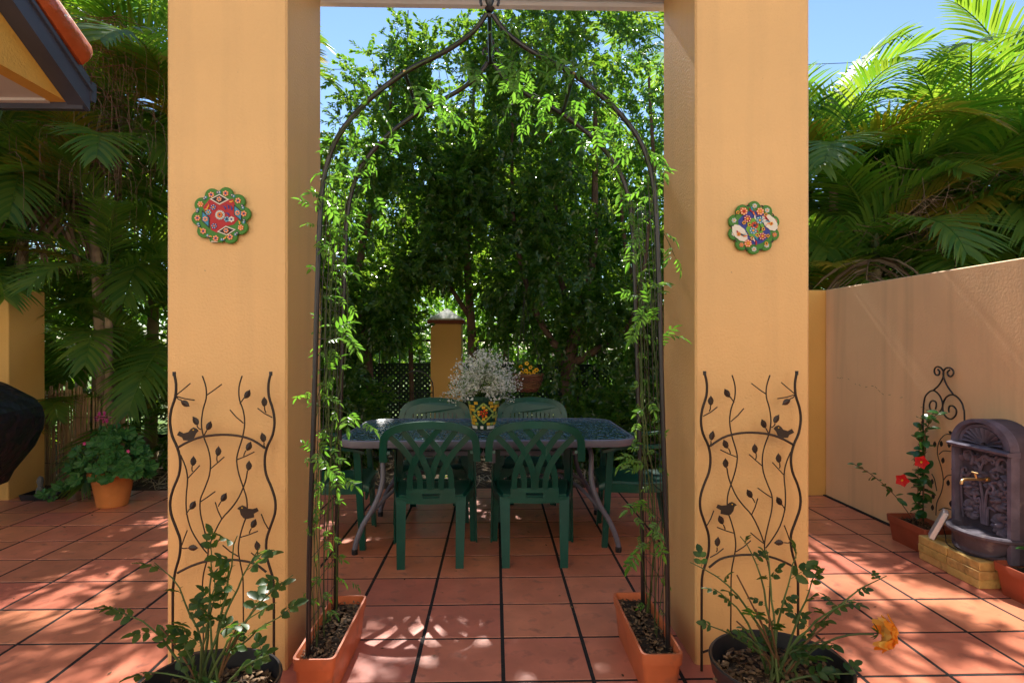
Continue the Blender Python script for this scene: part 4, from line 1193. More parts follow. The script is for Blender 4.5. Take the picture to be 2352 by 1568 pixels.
def quad_tile(a0, a1, v0, v1, m, j=.12, gap=.0018):
    ga = gap / prad((v0 + v1) / 2); da, dv = (a1 - a0) * j, (v1 - v0) * j
    R_ = random.uniform
    mtile([(a0 + ga / 2 + R_(0, da), v0 + gap / 2 + R_(0, dv)), (a1 - ga / 2 - R_(0, da), v0 + gap / 2 + R_(0, dv)), (a1 - ga / 2 - R_(0, da), v1 - gap / 2 - R_(0, dv)), (a0 + ga / 2 + R_(0, da), v1 - gap / 2 - R_(0, dv))], m)
na = 22
for k in range(na):   # white foot and rim bands
    quad_tile(2 * math.pi * k / na, 2 * math.pi * (k + 1) / na, .003, .026, 'm_white' if k % 4 else 'm_dkgreen', .05)
    if k % 2 == 0: quad_tile(2 * math.pi * k / na, 2 * math.pi * (k + 2) / na, PH * .885, PH * .985, 'm_white' if k % 4 else 'm_dkgreen', .05)
vc, hv, ha = .112, .074, .86
rows = 7
for j in range(rows):
    v0 = .028 + (PH * .86 - .028) * j / rows; v1 = .028 + (PH * .86 - .028) * (j + 1) / rows
    n = 19
    off = random.random()
    for k in range(n):
        a0 = -math.pi + 2 * math.pi * (k + off) / n; a1 = a0 + 2 * math.pi / n
        am, vm = (a0 + a1) / 2, (v0 + v1) / 2
        if am > math.pi: am -= 2 * math.pi
        if abs(am) / ha + abs(vm - vc) / hv < 1.22: continue
        quad_tile(a0, a1, v0, v1, random.choice(('m_yellow', 'm_yellow', 'm_yellow', 'm_lime', 'm_lime', 'm_dkgreen')), .12)
for sx in (-1, 1):   # pale diamond border
    for sv_ in (-1, 1):
        for k in range(3):
            f0, f1 = k / 3 + .03, (k + 1) / 3 - .01
            def dp(f, s): return (sx * ha * s * (1 - f), vc + sv_ * hv * s * f)
            mtile([dp(f0, 1.0), dp(f1, 1.0), dp(f1, .80), dp(f0, .80)][::(1 if sx * sv_ > 0 else -1)], 'm_lime')
for k in range(6):   # red flower
    a = 2 * math.pi * k / 6 + .26
    mtile([(.30 * q * math.cos(a + w_), vc + .026 * q * math.sin(a + w_)) for q, w_ in ((.22, 0), (.75, -.34), (1.05, -.1), (1.05, .12), (.75, .34))], 'm_red')
mtile([(.05 * math.cos(a), vc + .0045 * math.sin(a)) for a in [2 * math.pi * q / 8 for q in range(8)]], 'm_yellow')
for k in range(10):
    a = 2 * math.pi * (k + .5) / 10
    L1 = .72 / (abs(math.cos(a)) + abs(math.sin(a))); q0 = .44
    mtile([(ha * .95 * L1 * r_ * math.cos(a + w_), vc + hv * .95 * L1 * r_ * math.sin(a + w_)) for r_, w_ in ((.62, -.26), (1.0, -.22), (1.0, .22), (.62, .26))], 'm_yellow' if k % 3 else 'm_dkgreen')

fp = thing('flowering_plant', 'airy mound of tiny white flowers growing in the mosaic pot', 'flowering plant', (PC[0], PC[1], TZ + PH - .02))
st = MB()
tips = []
for k in range(150):
    a = random.uniform(0, 6.283); u = math.sqrt(random.random())
    el = math.radians(random.uniform(12, 90) if random.random() < .8 else random.uniform(-12, 20))
    d = Vector((math.cos(a) * math.cos(el), math.sin(a) * math.cos(el), math.sin(el)))
    L = random.uniform(.16, .31) * (1 + .05 * math.sin(3 * a))
    tip = Vector((d.x * L * 1.02, d.y * L * .9, d.z * L * .98 + .015))
    ctrl = Vector((tip.x * .35, tip.y * .35, tip.z * .6 + .06))
    pts = bez((d.x * .03, d.y * .03, 0), ctrl, tip, 6)
    st.tube(pts, .0009, 3, False); tips.append(pts)
part('stems', st, 'vinestem', fp, local=True)
def cloud(name, m, tmb, n, smin, sc, spread):
    pos, D = [], []
    for k in range(n):
        p = random.choice(tips); f = random.uniform(smin, 1) * 6; i = min(5, int(f))
        q = p[i].lerp(p[i + 1], f - i) + Vector((random.gauss(0, spread), random.gauss(0, spread), random.gauss(0, spread)))
        pos.append(q); D.append((random.gauss(0, 1), random.gauss(0, 1), random.gauss(.4, .8)))
    o = link(name, scatter_mesh(name, [template(tmb)], np.array([tuple(p) for p in pos]), np.array(D), rng.uniform(0, 6, n), sc * rng.uniform(.6, 1.25, n), m), fp)
    o['kind'] = 'stuff'
fl_ = MB()
for k in range(4):
    leaflet(fl_, (0, 0, 0), (math.cos(k * 1.571), .25, math.sin(k * 1.571)), (0, 1, 0), .0068, .0050, .05, .1)
cloud('blossoms', 'whiteflower', fl_, 8200, .42, 1.15, .016)
lf = MB(); leaflet(lf, (0, 0, 0), (0, 1, 0), (0, 0, 1), .020, .007)
cloud('foliage', 'shrub', lf, 3600, .15, 1.05, .022)

# ------------------------------------------------------------------ hanging basket behind the table
bc = Vector((.315, 6.05, .80))
t = thing('hanging_basket', 'brown wicker hanging basket on chains right of the white flowers', 'hanging basket', bc)
R_ = .158
for k in range(15):
    f = k / 14; z = .035 + .165 * f; r = R_ * (.42 + .58 * math.sin(.35 + f * 1.22) )
    pts = [(r * math.cos(a) + random.uniform(-.002, .002), r * math.sin(a), z + .004 * math.sin(9 * a + k * 3.1)) for a in [2 * math.pi * q / 26 for q in range(27)]]
    part('woven_rod', MB().tube(pts, .0072 if k < 13 else .009, 5, False), 'wicker', t, True, local=True)
part('lining', MB().lathe([(.001, .03), (R_ * .5, .035), (R_ * .93, .185), (R_ * .92, .188), (.001, .165)], 20), 'soil', t, True, local=True)
HK = Vector((-.03, .02, .95))
for k in range(3):
    a = k * 2.094 + .2
    p0 = Vector((R_ * math.cos(a), R_ * math.sin(a), .2))
    ch = MB(); n = 20
    for i in range(n):
        f0 = i / n; c = p0.lerp(HK, f0 + .5 / n); d = (HK - p0).normalized() * .022
        u = d.cross(Vector((0, 0, 1)) if i % 2 else Vector((1, 0, .3))).normalized() * .006
        ch.tube([c - d, c - d * .5 + u, c + d * .5 + u, c + d, c + d * .5 - u, c - d * .5 - u, c - d], .0022, 4, False)
    part('chain', ch, 'iron', t, local=True)
part('hook', MB().tube(smooth_path([HK, HK + Vector((0, 0, .03)), HK + Vector((.015, 0, .05)), HK + Vector((0, 0, .068)), HK + Vector((-.012, 0, .052))], 3), .003, 5), 'iron', t, local=True)
pn = thing('pansy_plant', 'yellow pansies growing in the hanging wicker basket', 'flowering plant', (bc.x, bc.y, bc.z + .18))
lf = MB(); leaflet(lf, (0, 0, 0), (0, 1, 0), (0, 0, 1), .042, .026)
n = 170
pos = np.stack([rng.normal(0, .07, n), rng.normal(0, .06, n), .005 + .14 * rng.random(n)], 1)
o = link('foliage', scatter_mesh('foliage', [template(lf)], pos, np.stack([rng.normal(0, 1, n), rng.normal(0, 1, n), rng.normal(.3, .5, n)], 1), rng.uniform(-1, 1, n), rng.uniform(.7, 1.3, n), 'shrub'), pn); o['kind'] = 'stuff'
pm = MB()
for k in range(5):
    a = k * 1.257
    pm.prism([(.012 * math.cos(a) + .011 * math.cos(q * .7854), .012 * math.sin(a) + .011 * math.sin(q * .7854)) for q in range(8)], .001 * k, .001 * k + .001, flat)
pm = mesh('flower', pm, 'yellow'); pd = disc_mesh('p_black', .007, .008)
for x, z in ((-.07, .10), (-.02, .06), (.03, .09), (.06, .05), (-.01, .13), (.04, .02), (-.06, .04), (.085, .07), (.01, .035)):
    f = link('flower', pm, pn, Matrix.Translation((x, -.115 + random.uniform(-.02, .02), z)) @ Matrix.Rotation(random.uniform(-.5, .5), 4, 'X') @ Matrix.Rotation(random.uniform(-.6, .6), 4, 'Z'))
    link('flower_centre', pd, f)

# ------------------------------------------------------------------ small things by the gate post
t = thing('arched_trellis', 'small black arched wire trellis left of the gate post', 'trellis', (-.98, 7.55, 0))
def archpts(hw, z0, z1): return [(-hw, 0, 0)] + [(hw * math.cos(math.pi * (1 - k / 10)), 0, z0 + (z1 - z0) * math.sin(math.pi * k / 10)) for k in range(11)] + [(hw, 0, 0)]
part('outer_hoop', MB().tube(archpts(.21, .76, .97), .008, 6), 'black_steel', t, True, local=True)
part('cross_bar', MB().tube([(-.21, 0, .70), (.21, 0, .70)], .006, 6), 'black_steel', t, local=True)
part('upright', MB().tube([(0, 0, 0), (0, 0, .70)], .006, 6), 'black_steel', t, local=True)
for sx in (-1, 1):
    part('scroll', MB().tube(smooth_path([(sx * .2, 0, .2), (sx * .08, 0, .35), (sx * .06, 0, .5), (sx * .15, 0, .62), (sx * .19, 0, .52), (sx * .14, 0, .46)], 4), .004, 5), 'black_steel', t, True, local=True)
t = thing('stone_plaque', 'dark round topped stone ornament at the foot of the gate post', 'garden ornament', (-.56, 7.75, 0))
part('slab', MB().prism([(-.17, 0), (.17, 0), (.17, .42)] + [(.17 * math.cos(math.pi * k / 12), .42 + .17 * math.sin(math.pi * k / 12)) for k in range(1, 12)] + [(-.17, .42)], -.04, .04, flat), 'stone', t, local=True)
part('rim', MB().tube([(.135 * math.cos(math.pi * k / 12), -.044, .42 + .135 * math.sin(math.pi * k / 12)) for k in range(13)], .012, 6), 'stone', t, True, local=True)
def flower_clump(c, n, spread, label, fl_n=7):
    t = thing('flower_clump', label, 'flowering plant', c)
    pos = np.stack([rng.normal(0, spread, n), rng.normal(0, spread * .6, n), rng.random(n) * spread * 1.6], 1)
    o = link('foliage', scatter_mesh('foliage', [template(lf)], pos, np.stack([rng.normal(0, 1, n), rng.normal(0, 1, n), rng.normal(.4, .5, n)], 1), rng.uniform(-1, 1, n), rng.uniform(.7, 1.3, n), 'shrub'), t); o['kind'] = 'stuff'
    pm = MB()
    for k in range(5): leaflet(pm, (0, 0, 0), (math.cos(k * 1.257), -.35, math.sin(k * 1.257)), (0, -1, 0), .026, .022)
    pm = mesh('flower', pm, 'pink')
    for k in range(fl_n):
        link('flower', pm, t, Matrix.Translation((random.gauss(0, spread), -.5 * spread - random.random() * .05, random.uniform(.5, 1.75) * spread)) @ Matrix.Rotation(random.uniform(-.6, .6), 4, 'X'))
flower_clump((-1.02, 6.3, .28), 130, .12, 'pink flowers low on the left behind the far left chair')
flower_clump((-.70, 7.2, .50), 60, .07, 'small pink blooms beside the gate post above the chair', 4)
flower_clump((-.45, 5.75, .02), 90, .10, 'pink flowers at ground level seen beneath the table', 4)

# ================================================================== RIGHT SIDE: FOUNTAIN CORNER
def wf(u, v, d): return (2.72 - (d if d < -.02 else (d + .012) * 2.1 - .012), 3.307 - u, v)         # face of the fountain: u towards the camera, depth out of the wall
bk = thing('brick_plinth', 'low plinth of yellow pavers stacked three high under the fountain', 'plinth', (2.69, 3.39, 0))
for c in range(3):
    z0 = .0005 + c * .0478
    for col_, (xa, xb) in enumerate(((2.568, 2.688), (2.691, 2.811))):
        ys = (3.157, 3.394, 3.632) if (c + col_) % 2 == 0 else (3.154, 3.400, 3.634)
        for a, b in zip(ys[:-1], ys[1:]):
            dx = random.uniform(-.004, .004)
            part('brick', MB().bbox((xa + dx, a + .003, z0), (xb + dx - .002, b - .002, z0 + .0465), .004), 'sandbrick', bk)
ft = thing('wall_fountain', 'slate grey arched wall fountain with carved flowers and brass tap', 'fountain', (2.75, 3.307, .1442))
W2 = .208
def slab_out(w, vs_, rise, v0):
    return [(-w, v0), (w, v0)] + [(w * math.cos(math.pi * k / 18), vs_ + rise * math.sin(math.pi * k / 18)) for k in range(19)]
part('back_slab', MB().prism(slab_out(W2, .735, .148, .1445), -.115, -.012, wf), 'cement', ft)
# raised frame, arch and ledge
for sx in (-1, 1):
    part('frame_side', MB().prism([(sx * W2, .1446), (sx * (W2 - .026), .1446), (sx * (W2 - .026), .705), (sx * W2, .705)], -.0118, .010, wf), 'cement_worn', ft)
part('frame_arch', MB().loft([[wf(W2 * r * math.cos(math.pi * k / 24), .736 + .148 * r * math.sin(math.pi * k / 24), d) for r, d in ((1.0, -.0119), (1.0, .012), (.86, .012), (.82, -.0119))] for k in range(25)]), 'cement_worn', ft, 35)
part('frame_arch', MB().loft([[wf(W2 * r * math.cos(math.pi * k / 24), .736 + .148 * r * math.sin(math.pi * k / 24), d) for r, d in ((.80, -.0119), (.80, .004), (.70, .004), (.66, -.0119))] for k in range(25)]), 'cement_worn', ft, 35)
part('ledge', MB().loft([[wf(u, v, d) for v, d in ((.7055, -.0118), (.7055, .006), (.712, .02), (.726, .024), (.733, .014), (.7355, -.0118))] for u in (-W2 - .006, W2 + .006)]), 'cement_worn', ft, 30)
for k in range(11):   # shell
    a = math.pi * (k + .5) / 11
    L = .5 * .2
    mb = MB(); rings = []
    for i in range(7):
        f = .18 + .82 * i / 6; wd = .004 + .0125 * f * (1 if i < 6 else .5)
        cu, cv = W2 * .66 * f * math.cos(a), .738 + .148 * .66 * f * math.sin(a)
        nu, nv = -math.sin(a), math.cos(a)
        rings.append([wf(cu + wd * nu, cv + wd * nv, -.011), wf(cu + wd * .5 * nu, cv + wd * .5 * nv, -.004 + .008 * f), wf(cu, cv, -.003 + .013 * f), wf(cu - wd * .5 * nu, cv - wd * .5 * nv, -.004 + .008 * f), wf(cu - wd * nu, cv - wd * nv, -.011)])
    part('shell_rib', mb.loft(rings), 'cement_worn', ft, 60)
def daisy(u, v, r, npet=12):
    mb = MB()
    for k in range(npet):
        a = 2 * math.pi * k / npet; rings = []
        for f, wd, h in ((.22, .25, .004), (.5, .8, .013), (.8, 1, .014), (1.0, .55, .006)):
            cu, cv = u + r * f * math.cos(a), v + r * f * math.sin(a)
            w_ = r * .24 * wd; nu, nv = -math.sin(a) * w_, math.cos(a) * w_
            rings.append([wf(cu + nu, cv + nv, -.012), wf(cu + nu * .8, cv + nv * .8, -.012 + h), wf(cu, cv, -.012 + h * .55), wf(cu - nu * .8, cv - nv * .8, -.012 + h), wf(cu - nu, cv - nv, -.012)])
        mb.loft(rings)
    o = part('carved_flower', mb, 'cement_worn', ft, 50)
    c = MB(); rr = r * .26
    c.loft([[wf(u + rr * q * math.cos(2 * math.pi * k / 10), v + rr * q * math.sin(2 * math.pi * k / 10), d) for k in range(10)] for q, d in ((1, -.011), (.9, .004), (.4, .009))])
    part('flower_centre', c, 'cement_worn', o, 50)
for u, v, r in ((-.105, .485, .052), (-.100, .36, .058), (.095, .455, .060), (.105, .325, .064), (-.02, .56, .03)):
    daisy(u, v, r)
def scroll(pts, r0, r1, rel=.006):
    P_ = smooth_path([wf(u, v, -.012 + rel) for u, v in pts], 4); n = len(P_)
    return part('carved_scroll', MB().tube(P_, [r0 + (r1 - r0) * i / (n - 1) for i in range(n)], 7), 'cement_worn', ft, True)
def spiral(u, v, r, a0, turns, sg):
    return [(u + r * (1 - .8 * k / 14) * math.cos(a0 + sg * turns * 6.283 * k / 14), v + r * (1 - .8 * k / 14) * math.sin(a0 + sg * turns * 6.283 * k / 14)) for k in range(15)]
for u, v, r, a0, tn, sg in ((-.125, .655, .045, -1, 1.2, 1), (.125, .650, .048, 4, 1.2, -1), (.0, .655, .03, 0, 1.1, 1), (-.06, .60, .032, 2, 1, -1), (.075, .59, .034, 1, 1, 1), (.14, .545, .036, 3, 1.1, 1), (-.145, .57, .034, 0, 1.1, -1), (.05, .655, .022, 3, 1, -1), (-.05, .43, .03, 1.5, 1, 1), (.035, .51, .03, 4.5, 1, 1)):
    scroll(spiral(u, v, r, a0, tn, sg), .011, .005)
for pts in ([(.0, .30), (.0, .42), (.02, .50), (.07, .55), (.14, .50), (.165, .42)], [(-.01, .30), (-.015, .42), (-.03, .50), (-.04, .57), (-.015, .64), (.02, .68)], [(-.02, .30), (-.03, .36), (-.035, .43), (-.09, .42), (-.15, .44)], [(.01, .30), (.015, .38), (.03, .40), (.07, .39)], [(-.17, .55), (-.175, .45), (-.16, .30)]):
    scroll(pts, .009, .006)
for k in range(26):
    u, v = random.uniform(-.165, .165), random.uniform(.50, .69)
    mb = MB(); a = random.uniform(0, 6.28); rings = []
    for f, w_, h in ((0, .2, .004), (.35, 1, .014), (.75, .8, .012), (1, .1, .004)):
        cu, cv = u + .045 * f * math.cos(a + f), v + .045 * f * math.sin(a + f)
        if not (-.178 < cu < .178 and .2 < cv < .70): cu = max(-.178, min(.178, cu)); cv = min(.70, cv)
        nu, nv = -math.sin(a + f) * .013 * w_, math.cos(a + f) * .013 * w_
        rings.append([wf(cu + nu, cv + nv, -.012), wf(cu, cv, -.012 + h), wf(cu - nu, cv - nv, -.012)])
    part('carved_leaf', mb.loft(rings), 'cement_worn', ft, 40)
# half-round basin
bp_ = [(.128, 0), (.150, .004), (.158, .018), (.146, .032), (.150, .055), (.162, .085), (.172, .105), (.185, .113), (.186, .126), (.176, .134), (.160, .134), (.148, .120), (.130, .06), (.001, .055)]
part('basin', MB().lathe(bp_, 30, (2.738, 3.307, .1442), .94, 1.22, math.pi / 2, 1.5 * math.pi), 'cement', ft, 35)
part('grate', MB().box((2.62, 3.22, .262), (2.715, 3.39, .268)), 'cement', ft)
tp = part('tap', MB().tube(smooth_path([wf(.01, .552, -.010), wf(.01, .552, .022), wf(.01, .553, .045), wf(.01, .548, .058), wf(.01, .534, .062), wf(.01, .528, .062)], 3), [.0075] * 10 + [.009] * 6, 10), 'brass', ft, True)
part('tap_stem', MB().tube([wf(.01, .556, .022), wf(.01, .585, .026)], .0055, 8), 'brass', tp, True)
part('tap_handle', MB().tube([wf(-.012, .588, .026), wf(.032, .588, .026)], .0042, 8), 'brass', tp, True)
part('tap_flange', MB().tube([wf(.01, .552, -.011), wf(.01, .552, -.004)], .013, 12), 'brass', tp)

# solar panel and its cable
sp = thing('solar_panel', 'small silver framed solar panel leaning on the plinth beside the fountain', 'solar panel', (2.60, 3.565, .145), math.radians(-34))
Rm = Matrix.Rotation(math.radians(24), 3, 'Y')
def lp(x, y, z): return Rm @ Vector((x, y, z))
bx = MB().bbox((-.017, -.05, .003), (.012, .05, .185), .003); bx.v = [tuple(lp(*p)) for p in bx.v]
part('panel_frame', bx, 'alu', sp, local=True)
bx = MB().box((.0122, -.048, .010), (.014, .048, .168)); bx.v = [tuple(lp(*p)) for p in bx.v]
part('cell_sheet', bx, 'panel_dark', sp, local=True)
part('cable', MB().tube(smooth_path([Matrix.Rotation(math.radians(34), 3, 'Z') @ Vector(q_) for q_ in [(.065, 0, .10), (.05, -.05, .03), (.0, -.13, .006), (-.016, -.24, .005), (.0, -.34, .006), (.06, -.42, .03), (.14, -.45, .07)]], 5), .0028, 6), 'black_plastic', sp, True, local=True)

pA = planter((2.72, 3.835), .20, .38, .165, 'terra_dark', 'long dark terracotta planter with red flowers by the boundary wall')
pB = planter((2.715, 2.855), .21, .56, .165, 'terra_dark', 'long dark terracotta planter at the right edge before the fountain')

# scroll trellis fixed on the wall
def ws(x, y, d=0): return (2.80 - d, 3.735 - (x - 582) * .00132, 1.16 - (y - 92) * .000977)
sc = thing('scroll_trellis', 'black scrolled iron trellis on the stained wall above the red flowers', 'trellis', (2.80, 3.735, 0))
for pts in ([(448,1180),(448,495),(455,330),(480,275),(520,252),(560,280),(580,330),(572,370),(545,400),(515,398),(495,370),(495,340),(512,320),(535,325),(538,350),(533,372)],
            [(715,1180),(715,460),(708,340),(685,290),(645,265),(605,285),(582,330),(582,375),(600,410),(632,420),(660,395),(666,360),(648,337),(625,340),(618,362),(620,380)],
            [(518,252),(555,215),(580,170),(586,130),(570,103),(545,95),(528,110),(526,135),(540,150),(557,145),(560,125),(548,112)],
            [(648,265),(610,215),(590,170),(584,130),(600,103),(625,98),(645,112),(648,135),(632,153),(614,145),(612,125),(625,112)]):
    part('scrolled_rod', MB().tube(smooth_path([ws(*p) for p in pts], 4), .0052, 7), 'black_steel', sc, True)
for pts in ([(540,1060),(545,980),(575,900),(588,820),(575,740),(550,660),(560,580),(600,525),(640,518),(662,535)], [(590,815),(615,780),(660,762)], [(560,660),(590,630),(636,622)], [(545,900),(530,830),(512,800)], [(560,1020),(600,990),(655,988)]):
    part('vine_rod', MB().tube(smooth_path([ws(*p, .004) for p in pts], 3), .003, 5), 'black_steel', sc, True)
for x, y in ((533,600),(576,588),(627,583),(587,692),(650,730),(620,825),(637,950),(523,942),(518,1018),(515,850)):
    part('leaf', MB().prism([(x - 2, y + 20), (x - 11, y + 5), (x - 8, y - 9), (x + 1, y - 20), (x + 9, y - 7), (x + 8, y + 8)], .003, .006, lambda u, v, d: ws(u, v, d)), 'black_steel', sc)
part('bird', MB().prism([(622,498),(634,494),(645,506),(668,505),(668,510),(650,522),(632,516)], .003, .006, lambda u, v, d: ws(u, v, d)), 'black_steel', sc)

# red flowering climber
def oval_leaf(L, W, m):
    mb = MB(); n = 6; vs = []; fs = []
    for j in range(n + 1):
        y = j / n; wv = math.sin(math.pi * (y * .96 + .02)) ** .7
        for x in (-1, 0, 1): vs.append((x * W * .5 * wv, y * L, .12 * W * abs(x) * wv - .2 * L * y * y))
    for j in range(n):
        for i in range(2): q = j * 3 + i; fs.append((q, q + 1, q + 4, q + 3))
    return mesh('leaf', mb.add(vs, fs), m, True)
ML = [oval_leaf(.062, .036, 'mandevilla'), oval_leaf(.05, .030, 'mandevilla')]
mv = thing('red_climber', 'glossy leaved climber with two red flowers in the planter by the wall', 'flowering plant', (2.72, 3.83, .14))
def cane_leaves(t, pts, n, meshes, sc, m='drystem', r=.0028, a=.1):
    part('stem', MB().tube(pts, r, 5), m, t, True, local=True)
    for i in range(n):
        f = (a + (1 - a) * (i + random.random()) / n) * (len(pts) - 1); k = min(len(pts) - 2, int(f))
        p = pts[k].lerp(pts[k + 1], f - k)
        link('leaf', random.choice(meshes), t, orient(p, (random.uniform(-1, .6), random.uniform(-1, 1), random.uniform(-.4, .5)), (random.uniform(-.8, 0), random.uniform(-.6, .2), 1), sc * random.uniform(.75, 1.2)))
cane_leaves(mv, bez((0, 0, 0), (-.02, .02, .3), (.02, .0, .72), 9), 52, ML, 1.25)
cane_leaves(mv, bez((.0, -.02, 0), (.02, -.02, .3), (-.01, -.06, .62), 9), 40, ML, 1.25)
cane_leaves(mv, bez((0, .0, .5), (.03, -.05, .72), (.02, -.16, .74), 7), 12, ML, .95)
cane_leaves(mv, bez((0, .05, 0), (-.12, .1, .25), (-.33, .16, .36), 8), 15, ML, .9, a=.25)
pm = MB()
for k in range(5): leaflet(pm, (0, 0, 0), (math.cos(k * 1.257), -.3, math.sin(k * 1.257)), (0, -1, 0), .045, .046, .05, .12)
pm = mesh('flower', pm, 'redpetal')
for x, y, z in ((-.06, -.10, .425), (-.10, .02, .285)):
    f = link('flower', pm, mv, Matrix.Translation((x, y, z)) @ Matrix.Rotation(-.8, 4, 'Z'))
    link('flower_centre', disc_mesh('m_yellow', .006, .012), f)
yg = thing('young_shrub', 'young green shrub in the planter at the right edge', 'plant', (2.74, 2.97, .14))
for dx, dy, dz in ((-.03, -.10, .18), (.0, .05, .22), (-.06, .02, .13), (.02, -.04, .27), (.03, -.2, .2), (.0, -.15, .26)):
    cane_leaves(yg, bez((0, dy * .3, 0), (dx * .3, dy * .4, dz * .7), (dx, dy, dz), 6), 9, ML, .95, 'vinestem', .002, .2)

# ================================================================== LEFT SIDE
tc_ = (-3.09, 5.0)
t = thing('terracotta_pot', 'round terracotta clay pot with rolled rim on the left tiles', 'plant pot', (tc_[0], tc_[1], 0))
part('pot_body', MB().lathe([(.105, 0.001), (.112, .006), (.150, .225), (.153, .228), (.170, .232), (.176, .245), (.176, .278), (.170, .286), (.160, .286), (.150, .262), (.14, .24)], 36), 'terracotta', t, 35, local=True)
part('soil', MB().lathe([(.001, .262), (.08, .26), (.15, .252)], 20), 'soil', t, local=True)
def ger_leaf(seed):
    r = random.Random(seed); mb = MB(); n = 21
    vs = [(0, .004, -.006)]
    for k in range(n):
        a = -math.pi / 2 + .35 + (2 * math.pi - .7) * k / (n - 1)
        rr = .044 * (1 + .10 * math.cos(a * 7) + .04 * math.sin(a * 14))
        vs.append((rr * math.cos(a), .012 + rr * math.sin(a), .010 * math.cos(a * 7) + .006 + r.uniform(-.002, .002)))
    mb.add(vs, [(0, k, k + 1) for k in range(1, n)])
    return mesh('leaf', mb, 'geranium', True)
GL = [ger_leaf(k) for k in range(4)]
ge = thing('geranium', 'bushy green geranium with one pink flower head in the clay pot', 'flowering plant', (tc_[0], tc_[1], .26))
for k in range(125):
    a = random.uniform(0, 6.283); el = math.asin(random.uniform(-.1, 1))
    rr = random.uniform(.55, 1) ** .5
    p = Vector((.29 * rr * math.cos(a) * math.cos(el) - .01, .27 * rr * math.sin(a) * math.cos(el), .02 + .36 * rr * math.sin(el)))
    nrm_ = Vector((p.x * .9, p.y * .9 - .25, p.z + .25))
    link('leaf', random.choice(GL), ge, orient(p, Vector((p.x, p.y, -.4)) + Vector((random.uniform(-.2, .2), random.uniform(-.2, .2), .1)), nrm_, random.uniform(.8, 1.45)))
    if k % 5 == 0: part('stem', MB().tube(bez((p.x * .1, p.y * .1, 0), p * .5 + Vector((0, 0, .05)), p, 5), .0035, 5), 'rosestem', ge, True, local=True)
tr = bez((-.05, -.05, .02), (-.25, -.12, .06), (-.36, -.14, -.11), 6)
part('stem', MB().tube(tr, .004, 5), 'rosestem', ge, True, local=True)
for k in range(16):
    p = tr[random.randint(2, 6)] + Vector((random.gauss(0, .04), random.gauss(0, .03), random.gauss(.0, .03)))
    link('leaf', random.choice(GL), ge, orient(p, (random.uniform(-1, 1), random.uniform(-1, 0), -.5), (random.uniform(-.4, .2), -.8, .8), random.uniform(.8, 1.2)))
part('flower_stalk', MB().tube(bez((0, 0, .2), (-.02, -.03, .34), (-.035, -.06, .445), 5), .003, 5), 'rosestem', ge, True, local=True)
pm = MB()
for k in range(5): leaflet(pm, (0, 0, 0), (math.cos(k * 1.257), -.3, math.sin(k * 1.257)), (0, -1, 0), .022, .022, .05, .1)
pm = mesh('floret', pm, 'pink')
for k in range(16):
    d = Vector((random.gauss(0, 1), random.gauss(-.4, 1), random.gauss(.3, 1))).normalized()
    link('floret', pm, ge, orient(Vector((-.035, -.06, .455)) + Vector((d.x * .05, d.y * .04, d.z * .034)), (0, 0, 1) if abs(d.z) < .8 else (1, 0, 0), (-d.x, -d.y, -d.z), 1.0) )
for x, z in ((.28, .22), (-.05, .28)):
    link('floret', pm, ge, Matrix.Translation((x, -.26, z)) @ Matrix.Scale(.7, 4))

# covered barbecue at the left edge
t = thing('covered_barbecue', 'barbecue under a glossy black vinyl cover at the left edge', 'barbecue', (-3.75, 4.25, 0))
prof = [(-4.5, 1.12), (-4.2, 1.14), (-3.85, 1.10), (-3.62, 1.03), (-3.38, .90), (-3.325, .84), (-3.315, .77), (-3.34, .68), (-3.40, .55), (-3.46, .46), (-3.54, .38), (-3.60, .31), (-3.66, .29), (-3.85, .30), (-4.5, .30)]
rings = []
for i, y in enumerate((3.98, 4.00, 4.08, 4.25, 4.42, 4.50, 4.52)):
    k = (.98, .995, 1, 1.0, 1, .995, .98)[i]
    rings.append([(-3.84 + (x + 3.9) * k + .010 * math.sin(17 * z + 9 * y), y + .012 * math.sin(14 * x + 9 * z), .72 + (z - .72) * k + .012 * math.sin(10 * x + 5 * y)) for x, z in prof])
part('cover', MB().loft(rings), 'cover', t, 18)
part('side_shelf', MB().bbox((-3.75, 3.88, .56), (-3.42, 3.955, .80), .008), 'black_plastic', t)
for x in (-4.25, -3.62):
    for y in (4.08, 4.44):
        part('leg', MB().tube([(x, y, .36), (x, y, .09)], .016, 8), 'black_steel', t, True)
        part('castor', MB().tube([(x, y - .015, .045), (x, y + .015, .045)], .044, 14), 'alu', t, True)

# tray with stones at the foot of the pier
t = thing('plant_tray', 'low black tray at the foot of the left pier', 'tray', (-3.80, 5.24, 0))
part('tray_body', MB().loft([[(x * f, y * f, z) for x, y in ((-.15, -.09), (.15, -.09), (.15, .09), (-.15, .09))] for f, z in ((.9, .001), (1, .05), (.95, .05), (.88, .012))]), 'black_plastic', t, local=True)
for k, (x, y, h, lab) in enumerate(((-.06, .03, .17, 'tallest weathered stone figure standing in the black tray'), (-.02, -.03, .10, 'short pale stone standing in the black tray'), (.08, .0, .055, 'flat white stone lying in the black tray'))):
    s_ = thing('stone_ornament', lab, 'stone', (-3.80 + x, 5.24 + y, .0125))
    pr_ = [(.030, 0), (.036, h * .2), (.022, h * .5), (.027, h * .72), (.016, h * .93), (.002, h)]
    mb = MB().lathe([(r_ * random.uniform(.85, 1.15), z) for r_, z in pr_], 9)
    mb.v = [(p[0] + random.uniform(-.003, .003), p[1] + random.uniform(-.003, .003), p[2]) for p in mb.v]
    part('stone_body', mb, 'stone', s_, True, local=True)

